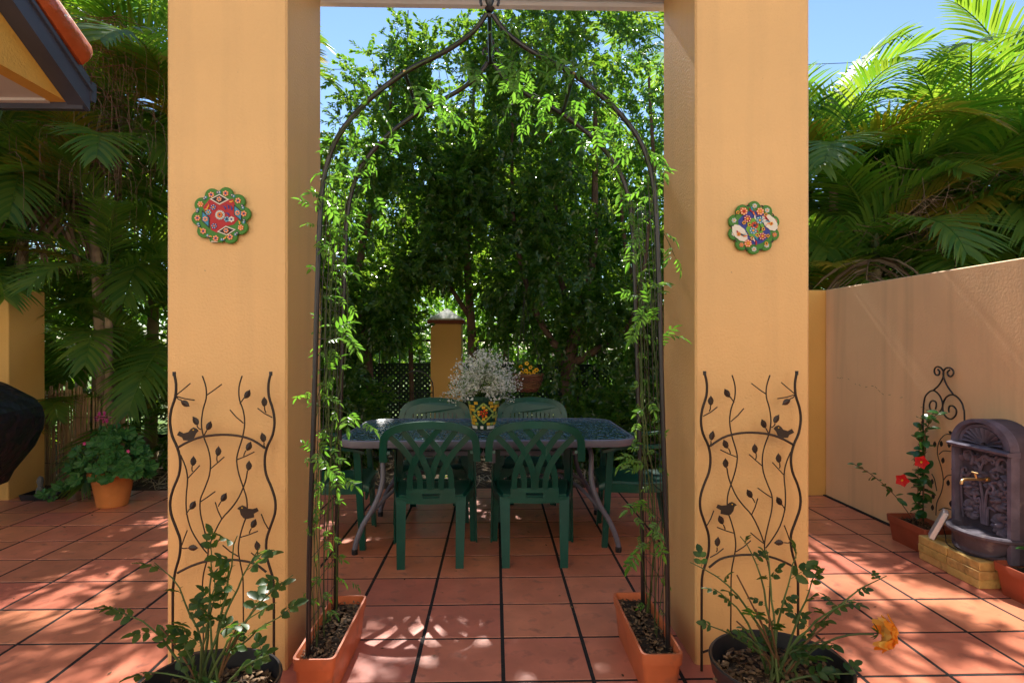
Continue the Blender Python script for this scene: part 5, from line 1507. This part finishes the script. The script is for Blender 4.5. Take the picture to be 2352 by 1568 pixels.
# reed screen
t = thing('reed_screen', 'low screen of dry bamboo reeds beside the left pier', 'screen', (-4.0, 5.75, 0))
x = -4.30
while x < -3.42:
    h = .86 + .05 * math.sin(x * 9) + random.uniform(-.04, .04) - .20 * max(0, (x + 3.75)) / .35
    r_ = random.uniform(.006, .0105)
    y = 5.76 + random.uniform(-.012, .012)
    pts = [(x + random.uniform(-.004, .004), y, -.03), (x, y, h * .35), (x + random.uniform(-.006, .012), y, h * .7), (x + random.uniform(-.004, .02), y, h)]
    part('cane', MB().tube(pts, [r_, r_ * 1.02, r_, r_ * .9], 6), 'reed', t, True)
    x += r_ * 2.05
for z in (.2, .62):
    part('tie_wire', MB().tube([(-4.3, 5.745, z), (-3.42, 5.745, z)], .0025, 4), 'iron', t)

# ================================================================== VEGETATION
def frond_mesh(L, e0, bend, m, seed, n=34, lf=.42, ragged=0.0, droop=.35):
    """arching pinnate frond leaving the origin along +Y"""
    r = random.Random(seed); mb = MB()
    N = 16; pts = [Vector((0, 0, 0))]; ang = []
    sway = r.uniform(-.15, .15)
    for i in range(N):
        s_ = i / N
        a = e0 - bend * (s_ ** 1.25); ang.append(a)
        pts.append(pts[-1] + Vector((sway * s_ * L / N, math.cos(a) * L / N, math.sin(a) * L / N)))
    mb.tube(pts, [.013 * (1 - .85 * i / N) + .0015 for i in range(N + 1)], 5, False)
    for k in range(n):
        s_ = .16 + .84 * k / (n - 1)
        f = s_ * N; i = min(N - 1, int(f)); p = pts[i].lerp(pts[i + 1], f - i)
        t_ = (pts[i + 1] - pts[i]).normalized()
        upv = Vector((1, 0, 0)).cross(t_); upv = upv if upv.z > 0 or abs(upv.z) < .2 else -upv
        upv = Vector((1, 0, 0)).cross(t_).normalized()
        for sg in (1, -1):
            if ragged and r.random() < ragged: continue
            al = 1.12 - .62 * s_ + r.uniform(-.06, .06)
            ll = L * lf * (math.sin(math.pi * min(1, .22 + .72 * s_)) ** .75) * r.uniform(.9, 1.06)
            d = t_ * math.cos(al) + Vector((sg, 0, 0)) * math.sin(al) + upv * .22
            d.normalize()
            wdir = t_.cross(d).cross(d).normalized() if ragged < .2 else Vector((r.uniform(-1, 1), r.uniform(-1, 1), r.uniform(-1, 1))).normalized()
            dr = droop * r.uniform(.7, 1.3)
            vs = []
            for q, wv in ((0, .5), (.22, 1), (.52, .92), (.80, .5), (1, .06)):
                c = p + d * ll * q + Vector((0, 0, -1)) * ll * dr * q * q
                h = wdir * (.0165 * wv * (L / 1.6) ** .5)
                vs += [c - h, c + h]
            mb.add(vs, [(0, 1, 3, 2), (2, 3, 5, 4), (4, 5, 7, 6), (6, 7, 9, 8)])
    return mesh('frond', mb, m)
R = math.radians
FR = {k: [frond_mesh(1.7, R(e), R(b), mm, 100 + i * 7 + j, 34, .40, rg, dr) for j, (e, b) in enumerate(eb)]
      for i, (k, mm, eb, rg, dr) in enumerate((('g', 'palm', ((82, 70), (66, 85), (52, 95), (36, 90), (18, 75), (-5, 55)), 0, .30),
                                               ('y', 'palmyel', ((60, 85), (42, 90), (22, 75)), 0, .32),
                                               ('d', 'palmdead', ((10, 95), (-15, 70), (-30, 50)), .35, .75)))}
def palm(x, y, h, label, group, nf=10, ny=1, nd=1, sc=1.0, lean=(0, 0), az0=None, tr=.05, low=False):
    t = thing('cane_palm', label, 'palm', (x, y, 0), 0, group)
    pts = smooth_path([(0, 0, -.06), (lean[0] * .3, lean[1] * .3, h * .4), (lean[0] * .75, lean[1] * .75, h * .8), (lean[0], lean[1], h)], 6)
    n = len(pts); fine = []; rad = []; kk = 0.0; step = random.uniform(.08, .12)
    nr = int(h / step) * 3 + 2
    for q in range(nr + 1):
        f = q / nr * (n - 1); i = min(n - 2, int(f)); fine.append(pts[i].lerp(pts[i + 1], f - i))
        rad.append(tr * (1.15 - .3 * q / nr) * (1.07 if q % 3 == 0 else (.97 if q % 3 == 1 else .99)))
    part('trunk', MB().tube(fine, rad, 9), 'palmtrunk', t, True, local=True)
    top = Vector((lean[0], lean[1], h))
    part('crownshaft', MB().tube([top + Vector((0, 0, -.05)), top + Vector((0, 0, .2)), top + Vector((0, 0, .45))], [tr * .9, tr * .8, tr * .3], 8), 'vinestem', t, True, local=True)
    a = random.uniform(0, 6.28) if az0 is None else az0
    for k in range(nf):
        v = k / nf
        me = FR['g'][min(5, int(v * 6))]
        o = link('frond', me, t, Matrix.Translation(top + Vector((0, 0, .35 - .3 * v))) @ Matrix.Rotation(a, 4, 'Z') @ Matrix.Rotation(random.uniform(-.15, .15), 4, 'X') @ Matrix.Scale(sc * random.uniform(.8, 1.15), 4))
        a += 2.4
    for k in range(ny):
        link('frond', random.choice(FR['y']), t, Matrix.Translation(top + Vector((0, 0, .1))) @ Matrix.Rotation(a, 4, 'Z') @ Matrix.Scale(sc * random.uniform(.8, 1.1), 4)); a += 2.4
    for k in range(nd):
        link('frond', random.choice(FR['d']), t, Matrix.Translation(top + Vector((0, 0, -.02))) @ Matrix.Rotation(a, 4, 'Z') @ Matrix.Scale(sc * random.uniform(.7, 1.0), 4)); a += 2.4
    return t
GL_, GR_ = 'cane palms in the left thicket', 'cane palms over the right wall'
thickL = 'green cane palm in the thicket left of the left pillar'
palm(-5.55, 6.6, 3.6, 'tall palm with pale ringed trunk rising above the left pier', GL_, 11, 1, 2, 1.05, (.45, -.2), tr=.075)
palm(-4.62, 6.35, 1.9, 'leaning palm with brown ringed trunk behind the reed screen', GL_, 10, 1, 1, .85, (-.25, -.1), tr=.055)
palm(-3.85, 6.9, 2.3, 'upright palm with dark trunk beside the left pillar', GL_, 10, 1, 1, .9, (.05, 0), tr=.06)
palm(-4.35, 5.98, .35, 'low palm arching its fronds over the reed screen', GL_, 9, 1, 0, .60, (0, 0), tr=.03)
palm(-3.55, 6.15, .45, 'low palm with yellow tipped fronds behind the geranium', GL_, 10, 2, 0, .62, (0, 0), tr=.03)
for x, y, h, sc, nd, ny, lab in ((-3.3, 6.5, 1.25, .75, 0, 1, 'short palm behind the geranium close to the left pillar'), (-4.9, 7.3, 1.0, .95, 0, 0, 'low palm deep in shade behind the leaning ringed trunk'), (-3.2, 6.2, 3.3, .95, 1, 2, 'palm fanning its fronds beside the left pillar at plate height'), (-4.3, 7.0, 3.3, 1.0, 3, 2, 'palm with several dead brown fronds below the roof corner'), (-6.3, 7.2, 2.3, 1.0, 0, 1, 'palm rising above the ochre pier at the left edge'), (-5.2, 7.8, 4.6, 1.1, 2, 1, 'tall palm partly hidden behind the roof corner'), (-2.75, 7.0, 4.3, .8, 1, 2, 'palm hidden behind the left pillar, its fronds showing beside the arbor top'), (-3.9, 8.0, 4.7, 1.1, 1, 1, 'tallest palm between the roof corner and the left pillar'), (-4.0, 6.2, 1.05, .7, 0, 0, 'short palm above the reed screen beside the geranium'), (-6.8, 8.2, 3.8, 1.1, 1, 1, 'palm furthest left, mostly behind the roof corner'), (-4.75, 6.2, 3.0, .85, 3, 0, 'palm with dead fronds hanging left of the dark trunk'), (-3.75, 5.95, 2.7, .8, 0, 2, 'palm with yellowing fronds at the edge of the left pillar')):
    palm(x, y, h, lab, GL_, 10 if x < -3 else 6, ny, nd, sc, (random.uniform(-.15, .15), random.uniform(-.15, .1)))
thickR = 'green cane palm in the thicket behind the stained boundary wall'
palm(5.6, 6.6, 2.55, 'large palm with long arching fronds against the sky, upper right', GR_, 12, 3, 1, 1.25, (.1, -.1), tr=.07)
palm(3.55, 6.3, 2.95, 'palm with yellowing upper fronds just right of the right pillar', GR_, 10, 3, 1, .95, (0, 0))
palm(4.45, 6.9, 2.5, 'palm with an upright new spear between the two tallest right palms', GR_, 11, 1, 1, 1.0, (0, 0))
for x, y, h, sc, nd, ny, lab in ((3.4, 6.0, 1.45, .8, 1, 2, 'low palm at the wall corner beside the right pillar'), (4.3, 6.1, 1.35, .85, 2, 1, 'low palm drooping brown fronds over the middle of the stained wall'), (5.3, 6.0, 1.2, .85, 2, 1, 'low palm with dry fronds over the right part of the stained wall'), (6.4, 6.6, 1.6, 1.0, 2, 2, 'palm with dry creeper above the wall at the right edge'), (2.75, 6.9, 1.0, .75, 0, 1, 'low palm behind the right pillar beside the yellow pier'), (6.9, 7.4, 2.4, 1.1, 1, 1, 'palm at the right edge behind the large arching palm'), (3.3, 7.8, 2.7, 1.0, 1, 1, 'palm showing just right of the right pillar behind the yellowing one'), (4.75, 6.15, 2.35, 1.0, 1, 3, 'palm with three yellow fronds above the middle of the wall'), (6.1, 6.2, 2.45, 1.1, 1, 2, 'palm with two yellow fronds left of the right edge'), (5.4, 7.2, 2.5, 1.15, 0, 2, 'palm with high fronds behind the middle of the right thicket'), (6.9, 6.5, 2.9, 1.1, 0, 2, 'tall palm cut by the right edge of the view'), (3.95, 6.05, 2.1, .9, 1, 2, 'palm with yellow fronds low beside the right pillar'), (4.9, 7.8, 1.9, 1.0, 1, 0, 'shaded palm at the back of the right thicket'), (5.0, 5.3, 1.05, .7, 2, 1, 'small palm close behind the stained wall')):
    palm(x, y, h, lab, GR_, 10, ny, nd, sc, (random.uniform(-.15, .15), random.uniform(-.15, .1)))
for x, y, h, sc, nd, ny, lab in ((5.25, 6.6, 2.85, 1.15, 0, 3, 'golden fronded palm above the right half of the stained wall'), (6.15, 6.9, 3.1, 1.15, 1, 3, 'golden fronded palm near the right edge against the sky'), (3.75, 7.2, 2.9, 1.0, 0, 2, 'highest palm just right of the right pillar')):
    palm(x, y, h, lab, GR_, 12, ny, nd, sc, (0, 0))  # extra yellow fronds put sunlit tips into the leaf colour
for x, y, h, sc, nd, ny, lab in ((-3.62, 5.8, 1.75, .72, 0, 1, 'palm with fronds spread between the geranium and the left pillar'), (-4.45, 5.85, 2.3, .8, 0, 2, 'bright palm in front of the two ringed trunks'), (-5.05, 5.95, 1.5, .8, 0, 1, 'palm spreading its fronds just right of the ochre pier'), (-5.6, 6.1, 2.7, .95, 0, 2, 'palm with yellow fronds above the ochre pier'), (-3.9, 6.4, 3.5, .9, 1, 3, 'palm with golden fronds high beside the left pillar')):
    palm(x, y, h, lab, GL_, 10, ny, nd, sc, (0, 0), tr=.035)  # more yellow fronds here, their colour standing in for sunlit highlights
palm(3.5, 12.0, 7.0, 'distant palm whose fronds show beside the right pillar at the top', GR_, 10, 0, 0, 1.1)

# dead hanging debris in the palms upper left
tg = MB()
for k in range(330):
    a = Vector((random.gauss(-3.72, .18), random.gauss(5.6, .12), random.uniform(2.8, 4.25)))
    d = Vector((random.gauss(.12, .25), random.gauss(0, .12), -random.uniform(.2, .8)))
    tg.tube(bez(a, a + Vector((d.x * 1.2, d.y, .12)), a + d * random.uniform(.5, 1), 5), [.0035, .0035, .003, .0025, .002, .001], 3, False)
o = part('dead_frond_tangle', tg, 'palmdead', None); tag(o, 'tangle of dry brown dead fronds hanging beside the roof corner', 'dead fronds'); o['kind'] = 'stuff'
tg = MB()
for k in range(420):
    a = Vector((random.uniform(3.7, 6.6), random.gauss(5.75, .15), random.uniform(1.75, 3.1)))
    b = a + Vector((random.gauss(0, .28), random.gauss(0, .1), random.gauss(-.15, .22)))
    tg.tube(bez(a, (a + b) / 2 + Vector((random.gauss(0, .1), 0, random.gauss(0, .12))), b, 5), .0032, 3, False)
o = part('dry_creeper', tg, 'palmdead', None); tag(o, 'tangle of dry creeper stems in the palms above the stained wall', 'dry creeper'); o['kind'] = 'stuff'

# ------------------------------------------------------------------ leafy trees (lilly pilly screen)
TWG = [twig(14, .25, .060, .036, k) for k in range(4)]
TWB = [twig(10, .34, .085, .042, 20 + k) for k in range(3)]

def vec(a): return np.array(a, dtype=float)
def blobs_sample(blobs, n, shell=.35):
    """points inside a union of ellipsoids, denser towards their surfaces, in clumps"""
    vol = vec([b[3] * b[4] * b[5] * (b[6] if len(b) > 6 else 1) for b in blobs]); vol /= vol.sum()
    k = rng.choice(len(blobs), n, p=vol)
    B = vec([b[:6] for b in blobs])[k]
    d = rng.normal(size=(n, 3)); d /= np.linalg.norm(d, axis=1, keepdims=True)
    r = shell + (1 - shell) * rng.random(n) ** .6
    # uneven outline
    bump = 1 + .16 * np.sin(3.1 * d[:, 0] * 2 + B[:, 0] * 5) * np.sin(2.3 * d[:, 2] * 2 + B[:, 2] * 3) + .10 * np.sin(7 * d[:, 0] + 5 * d[:, 2])
    return B[:, :3] + d * (r * bump)[:, None] * B[:, 3:6], d

def tree(x, y, label, trunk_r, limbs, blobs, n, m='hedge', temps=TWG, group=None, droop=.28, scl=1.0, name='leafy_tree', cat='tree', zmin=.1, keep=None):
    t = thing(name, label, cat, (x, y, 0), 0, group)
    for k, (pts, r0, r1) in enumerate(limbs):
        P_ = smooth_path(pts, 4); q = len(P_)
        part('trunk' if k == 0 else 'limb', MB().tube(P_, [r0 + (r1 - r0) * i / (q - 1) for i in range(q)], 8), 'trunk', t, True)
    pos, d = blobs_sample(blobs, n)
    # clumping: keep more where a coarse pattern is high
    c = np.sin(pos[:, 0] * 4.3 + 1.3 * pos[:, 2]) * np.sin(pos[:, 2] * 3.7 + 2 + pos[:, 0]) * np.sin(pos[:, 1] * 3.9 + 1)
    ok = (c > -.25) | (rng.random(n) < .6)
    ok &= pos[:, 2] > zmin
    if group == GT: ok &= (pos[:, 2] > 2.9) | (rng.random(n) < .95)
    if group == GT: ok &= (pos[:, 2] < 3.5) | (rng.random(n) < .6)
    if keep is not None: ok &= keep(pos)
    if y < 8: ok &= sun_gaps(pos)
    pos, d = pos[ok], d[ok]
    D = d * .55 + rng.normal(0, .45, d.shape); D[:, 2] -= droop
    o = link('crown', scatter_mesh('crown', temps, pos - vec([x, y, 0]), D, rng.uniform(-.9, .9, len(pos)), scl * rng.uniform(.75, 1.2, len(pos)), m), t)
    return t
def limb(*p): return list(p)
def sun_gaps(pos):
    """openings in the crowns that run along the sun's direction; True where a twig may grow"""
    s = vec(sv)
    q = pos[:, :2] - s[None, :2] / s[2] * pos[:, 2:3]
    c = np.floor(q / .36).astype(int)
    u = np.abs(np.sin(c[:, 0] * 127.1 + c[:, 1] * 311.7) * 43758.5453) % 1.0
    x, y = q[:, 0], q[:, 1]
    pr = np.where(x > 1.25, .85, np.where(x < -1.3, .45, np.where(y < 2.85, .06, .22)))
    pr = np.where((((x + .09) / .22) ** 2 + ((y - 3.05) / .16) ** 2) < 1, 1.0, pr)
    return (u >= pr) | (pos[:, 2] < 2.1)
GT = 'leafy screening trees behind the table'
clear_post = lambda p: ~((np.abs(p[:, 0] + .58) < .40) & (p[:, 2] < 2.1) & (p[:, 1] < 8.6)) & ~((p[:, 0] > -1.5) & (p[:, 0] < -.1) & (p[:, 2] < 1.3) & (p[:, 1] < 8.1))
tree(.86, 7.1, 'leafy tree with the thick mottled trunk right of the gate post', .11,
     [(limb((.86, 7.1, -.05), (.88, 7.1, .6), (.85, 7.1, 1.05), (.95, 7.1, 1.5), (1.15, 7.2, 2.3), (1.2, 7.3, 3.4), (1.2, 7.3, 4.6)), .115, .02),
      (limb((.86, 7.1, 1.05), (1.2, 7.0, 1.25), (1.55, 6.9, 1.55), (1.7, 6.9, 2.2), (1.8, 7.0, 3.0)), .05, .015),
      (limb((.85, 7.1, 1.1), (.55, 7.0, 1.5), (.35, 6.95, 2.0), (.2, 7.0, 2.8), (.2, 7.0, 4.2)), .05, .015),
      (limb((.95, 7.1, 1.5), (.75, 7.2, 2.2), (.7, 7.2, 3.2), (.6, 7.2, 4.8)), .045, .012)],
     [(1.0, 7.3, 3.2, 1.3, 1.0, 1.1), (.3, 7.2, 3.6, .95, .9, 1.0), (1.4, 7.4, 4.6, 1.0, .9, 1.2), (.6, 7.5, 4.9, 1.0, .9, 1.0), (1.0, 6.9, 2.1, 1.1, .7, .75), (1.6, 7.1, 1.6, .7, .6, .7), (.3, 7.0, 2.3, .7, .6, .6), (1.1, 7.9, 5.7, 1.2, .9, .9), (.55, 7.3, 1.6, .5, .5, .55), (1.25, 6.9, 1.25, .75, .5, .75), (.35, 7.5, 1.05, .45, .4, .5)],
     6600, group=GT, keep=clear_post)
tree(-.45, 7.4, 'leafy tree hanging its branches over the gate post', .07,
     [(limb((-.25, 7.6, -.05), (-.28, 7.6, 1.2), (-.35, 7.5, 2.4), (-.3, 7.4, 3.6), (-.25, 7.4, 4.6)), .07, .015), (limb((-.3, 7.6, 1.6), (-.7, 7.3, 2.3), (-.9, 7.2, 3.2)), .035, .01)],
     [(-.4, 7.3, 2.8, .9, .9, .9), (-.6, 7.2, 3.25, .8, .8, .6), (.05, 7.3, 4.2, .5, .7, .6), (.05, 7.4, 4.75, .38, .5, .45), (-.5, 7.1, 2.2, .75, .6, .42), (-.1, 7.4, 1.75, .4, .5, .4), (-.38, 7.4, 4.3, .36, .4, .34, 3.5), (-.45, 7.4, 3.9, .4, .4, .3, 1.5), (-.2, 7.5, 4.55, .34, .35, .32, 3)],
     4500, group=GT, keep=clear_post)
tree(-1.55, 7.2, 'leafy tree standing behind the left side of the arbor', .08,
     [(limb((-1.55, 7.2, -.05), (-1.5, 7.2, 1.0), (-1.6, 7.2, 2.2), (-1.35, 7.3, 3.4), (-1.2, 7.3, 4.6)), .08, .012), (limb((-1.5, 7.2, 1.4), (-1.9, 7.1, 2.3), (-2.0, 7.1, 3.4)), .045, .01)],
     [(-1.5, 7.2, 2.5, 1.0, .9, 1.0), (-1.3, 7.2, 3.5, .9, .8, .65), (-2.1, 7.3, 2.9, .7, .7, .8), (-1.6, 7.0, 1.5, .75, .6, .7), (-1.2, 7.3, 4.45, .42, .4, .55), (-1.75, 7.3, 4.2, .28, .3, .45), (-1.0, 6.9, 2.0, .5, .5, .6), (-1.6, 6.9, .95, .55, .5, .7), (-1.15, 7.4, 1.5, .45, .5, .5)],
     4600, group=GT, keep=clear_post)
tree(1.95, 7.5, 'leafy tree behind the right pillar with its crown above the arbor', .07,
     [(limb((1.95, 7.5, -.05), (1.9, 7.5, 1.2), (2.0, 7.5, 2.6), (1.9, 7.5, 4.6)), .07, .015), (limb((1.9, 7.5, 1.4), (1.6, 7.4, 2.4), (1.5, 7.4, 3.6)), .04, .01)],
     [(1.75, 7.5, 2.8, .6, .8, 1.0), (1.55, 7.6, 4.4, .5, .8, 1.0), (2.0, 7.4, 1.7, .7, .7, .8), (1.5, 8.0, 5.4, .5, .7, .7)],
     1500, group=GT)
# sparse loose sprays at the top left against the sky
tree(-1.0, 7.7, 'thin young tree with loose sprays against the sky, top centre left', .03,
     [(limb((-1.05, 7.8, -.05), (-1.1, 7.8, 2.0), (-1.12, 7.7, 4.0), (-1.1, 7.7, 5.5)), .035, .006), (limb((-1.1, 7.7, 4.0), (-.9, 7.7, 4.6), (-.72, 7.7, 5.1)), .015, .004), (limb((-1.1, 7.7, 3.8), (-1.4, 7.7, 4.3), (-1.55, 7.7, 4.9)), .015, .004)],
     [(-1.1, 7.7, 4.9, .24, .25, .5), (-.78, 7.7, 4.9, .26, .25, .36), (-1.5, 7.7, 4.6, .26, .25, .42), (-.95, 7.7, 4.2, .4, .35, .4), (-.3, 7.8, 5.05, .22, .25, .22)], 560, droop=.0)
# understory and the sunlit shrubs beyond the fence
GU = 'shrubs under the screening trees'
def shrub(x, y, rx, rz, z, label, n, m='hedge', temps=TWG, group=GU, ry=.5):
    return tree(x, y, label, .02, [(limb((x, y, -.05), (x + .03, y, z * .5), (x, y, z)), .018, .006), (limb((x, y, .1), (x - rx * .4, y, z * .7), (x - rx * .5, y, z)), .012, .004)],
                [(x, y, z, rx, ry, rz), (x - rx * .5, y - .1, z * .75, rx * .6, ry * .8, rz * .7), (x + rx * .5, y, z * .8, rx * .55, ry * .8, rz * .7)], n, m, temps, group, .25, 1.0, 'shrub', 'shrub', .03, None)
shrub(-1.65, 6.3, .45, .55, .55, 'dark leafy shrub low on the left behind the arbor', 520)
shrub(1.55, 6.25, .5, .5, .5, 'dark leafy shrub low on the right behind the arbor', 560)
shrub(1.0, 6.5, .35, .35, .35, 'low bush at the foot of the mottled trunk', 260)
shrub(2.2, 6.1, .5, .5, .45, 'green bush behind the chair at the right end of the table', 380, 'shrub')
shrub(-2.6, 6.2, .6, .6, .6, 'green bush behind the left pillar beside the patio', 420)
far = ['sunlit tree seen through the left lattice behind the iron fence', 'sunlit tree seen just left of the gate post beyond the fence', 'sunlit tree seen through the fence behind the hanging basket', 'sunlit tree beyond the fence near the right pillar', 'furthest sunlit tree right of the gate post', 'furthest sunlit tree left of the gate post']
GF = 'sunlit trees beyond the fence'
for k, (x, y, rx, z, rz, n) in enumerate(((-3.4, 13.6, 1.6, 1.6, 1.7, 900), (-.9, 14.2, 1.6, 1.4, 1.5, 850), (1.9, 13.2, 1.6, 1.5, 1.6, 900), (4.4, 13.6, 1.7, 1.9, 1.8, 900), (.6, 16.5, 2.0, 2.4, 2.1, 900), (-2.6, 16.8, 2.0, 2.2, 2.0, 900))):
    tree(x, y, far[k], .06, [(limb((x, y, -.05), (x, y, z), (x + .1, y, z + rz * .5)), .06, .01)], [(x, y, z, rx, .9, rz), (x + .6, y + .2, z * .6, rx * .7, .8, rz * .7), (x - .6, y - .2, z * .7, rx * .7, .8, rz * .6)], n, 'shrub', TWB, GF, .2, 1.25)
for x, y, rx, z, rz, n, lab in ((-1.95, 10.6, 1.0, 3.7, 1.5, 900, 'tall backlit tree beyond the fence showing at the left of the arbor'), (.15, 10.9, .75, 3.7, 1.7, 1100, 'tall backlit tree beyond the fence showing under the middle of the arch'), (1.1, 10.6, 1.1, 4.2, 2.0, 1500, 'tall backlit tree beyond the fence showing right of the arch middle'), (2.6, 10.9, 1.1, 4.2, 2.1, 1500, 'tall backlit tree beyond the fence showing beside the right pillar')):
    tree(x, y, lab, .07, [(limb((x, y, -.05), (x + .05, y, z * .5), (x, y, z + rz * .6)), .08, .012), (limb((x, y, z * .5), (x + .4, y, z * .8), (x + .5, y, z + .3)), .035, .01), (limb((x, y, z * .55), (x - .35, y, z * .85), (x - .5, y, z + .5)), .03, .01)],
         [(x, y, z, rx, .7, rz), (x + .5, y + .2, z * .8, rx * .7, .6, rz * .7), (x - .5, y - .2, z * .75, rx * .7, .6, rz * .7)], n, 'shrub', TWG, GF, .2, 1.35)
# dense dark trees behind both palm thickets
GB = 'dense trees behind the palms'
for k, (x, y, rx, z, rz, n, lab) in enumerate(((-4.6, 9.6, 1.9, 2.2, 2.3, 800, 'dense dark tree behind the left palm thicket'), (-6.8, 9.4, 1.8, 2.2, 2.2, 650, 'dense dark tree behind the roof corner at far left'), (-2.9, 9.2, 1.3, 2.2, 2.2, 450, 'dense dark tree behind the left pillar and the palms'),
                                            (4.2, 9.0, 1.6, 1.6, 1.7, 1200, 'dense tree behind the palms beside the right pillar'), (6.3, 8.8, 1.7, 1.7, 1.7, 1200, 'dense tree behind the middle of the right palm thicket'), (8.0, 8.6, 1.6, 2.0, 1.8, 1000, 'dense tree behind the palms at the right edge'))):
    tree(x, y, lab, .09, [(limb((x, y, -.05), (x + .1, y, z), (x, y, z + rz * .6)), .09, .02)], [(x, y, z, rx, 1.1, rz), (x + rx * .4, y - .3, z * .6, rx * .8, .9, rz * .7), (x - rx * .4, y - .2, z * .5, rx * .8, .9, rz * .6)], n, 'hedge', TWB, GB, .2, 1.35)
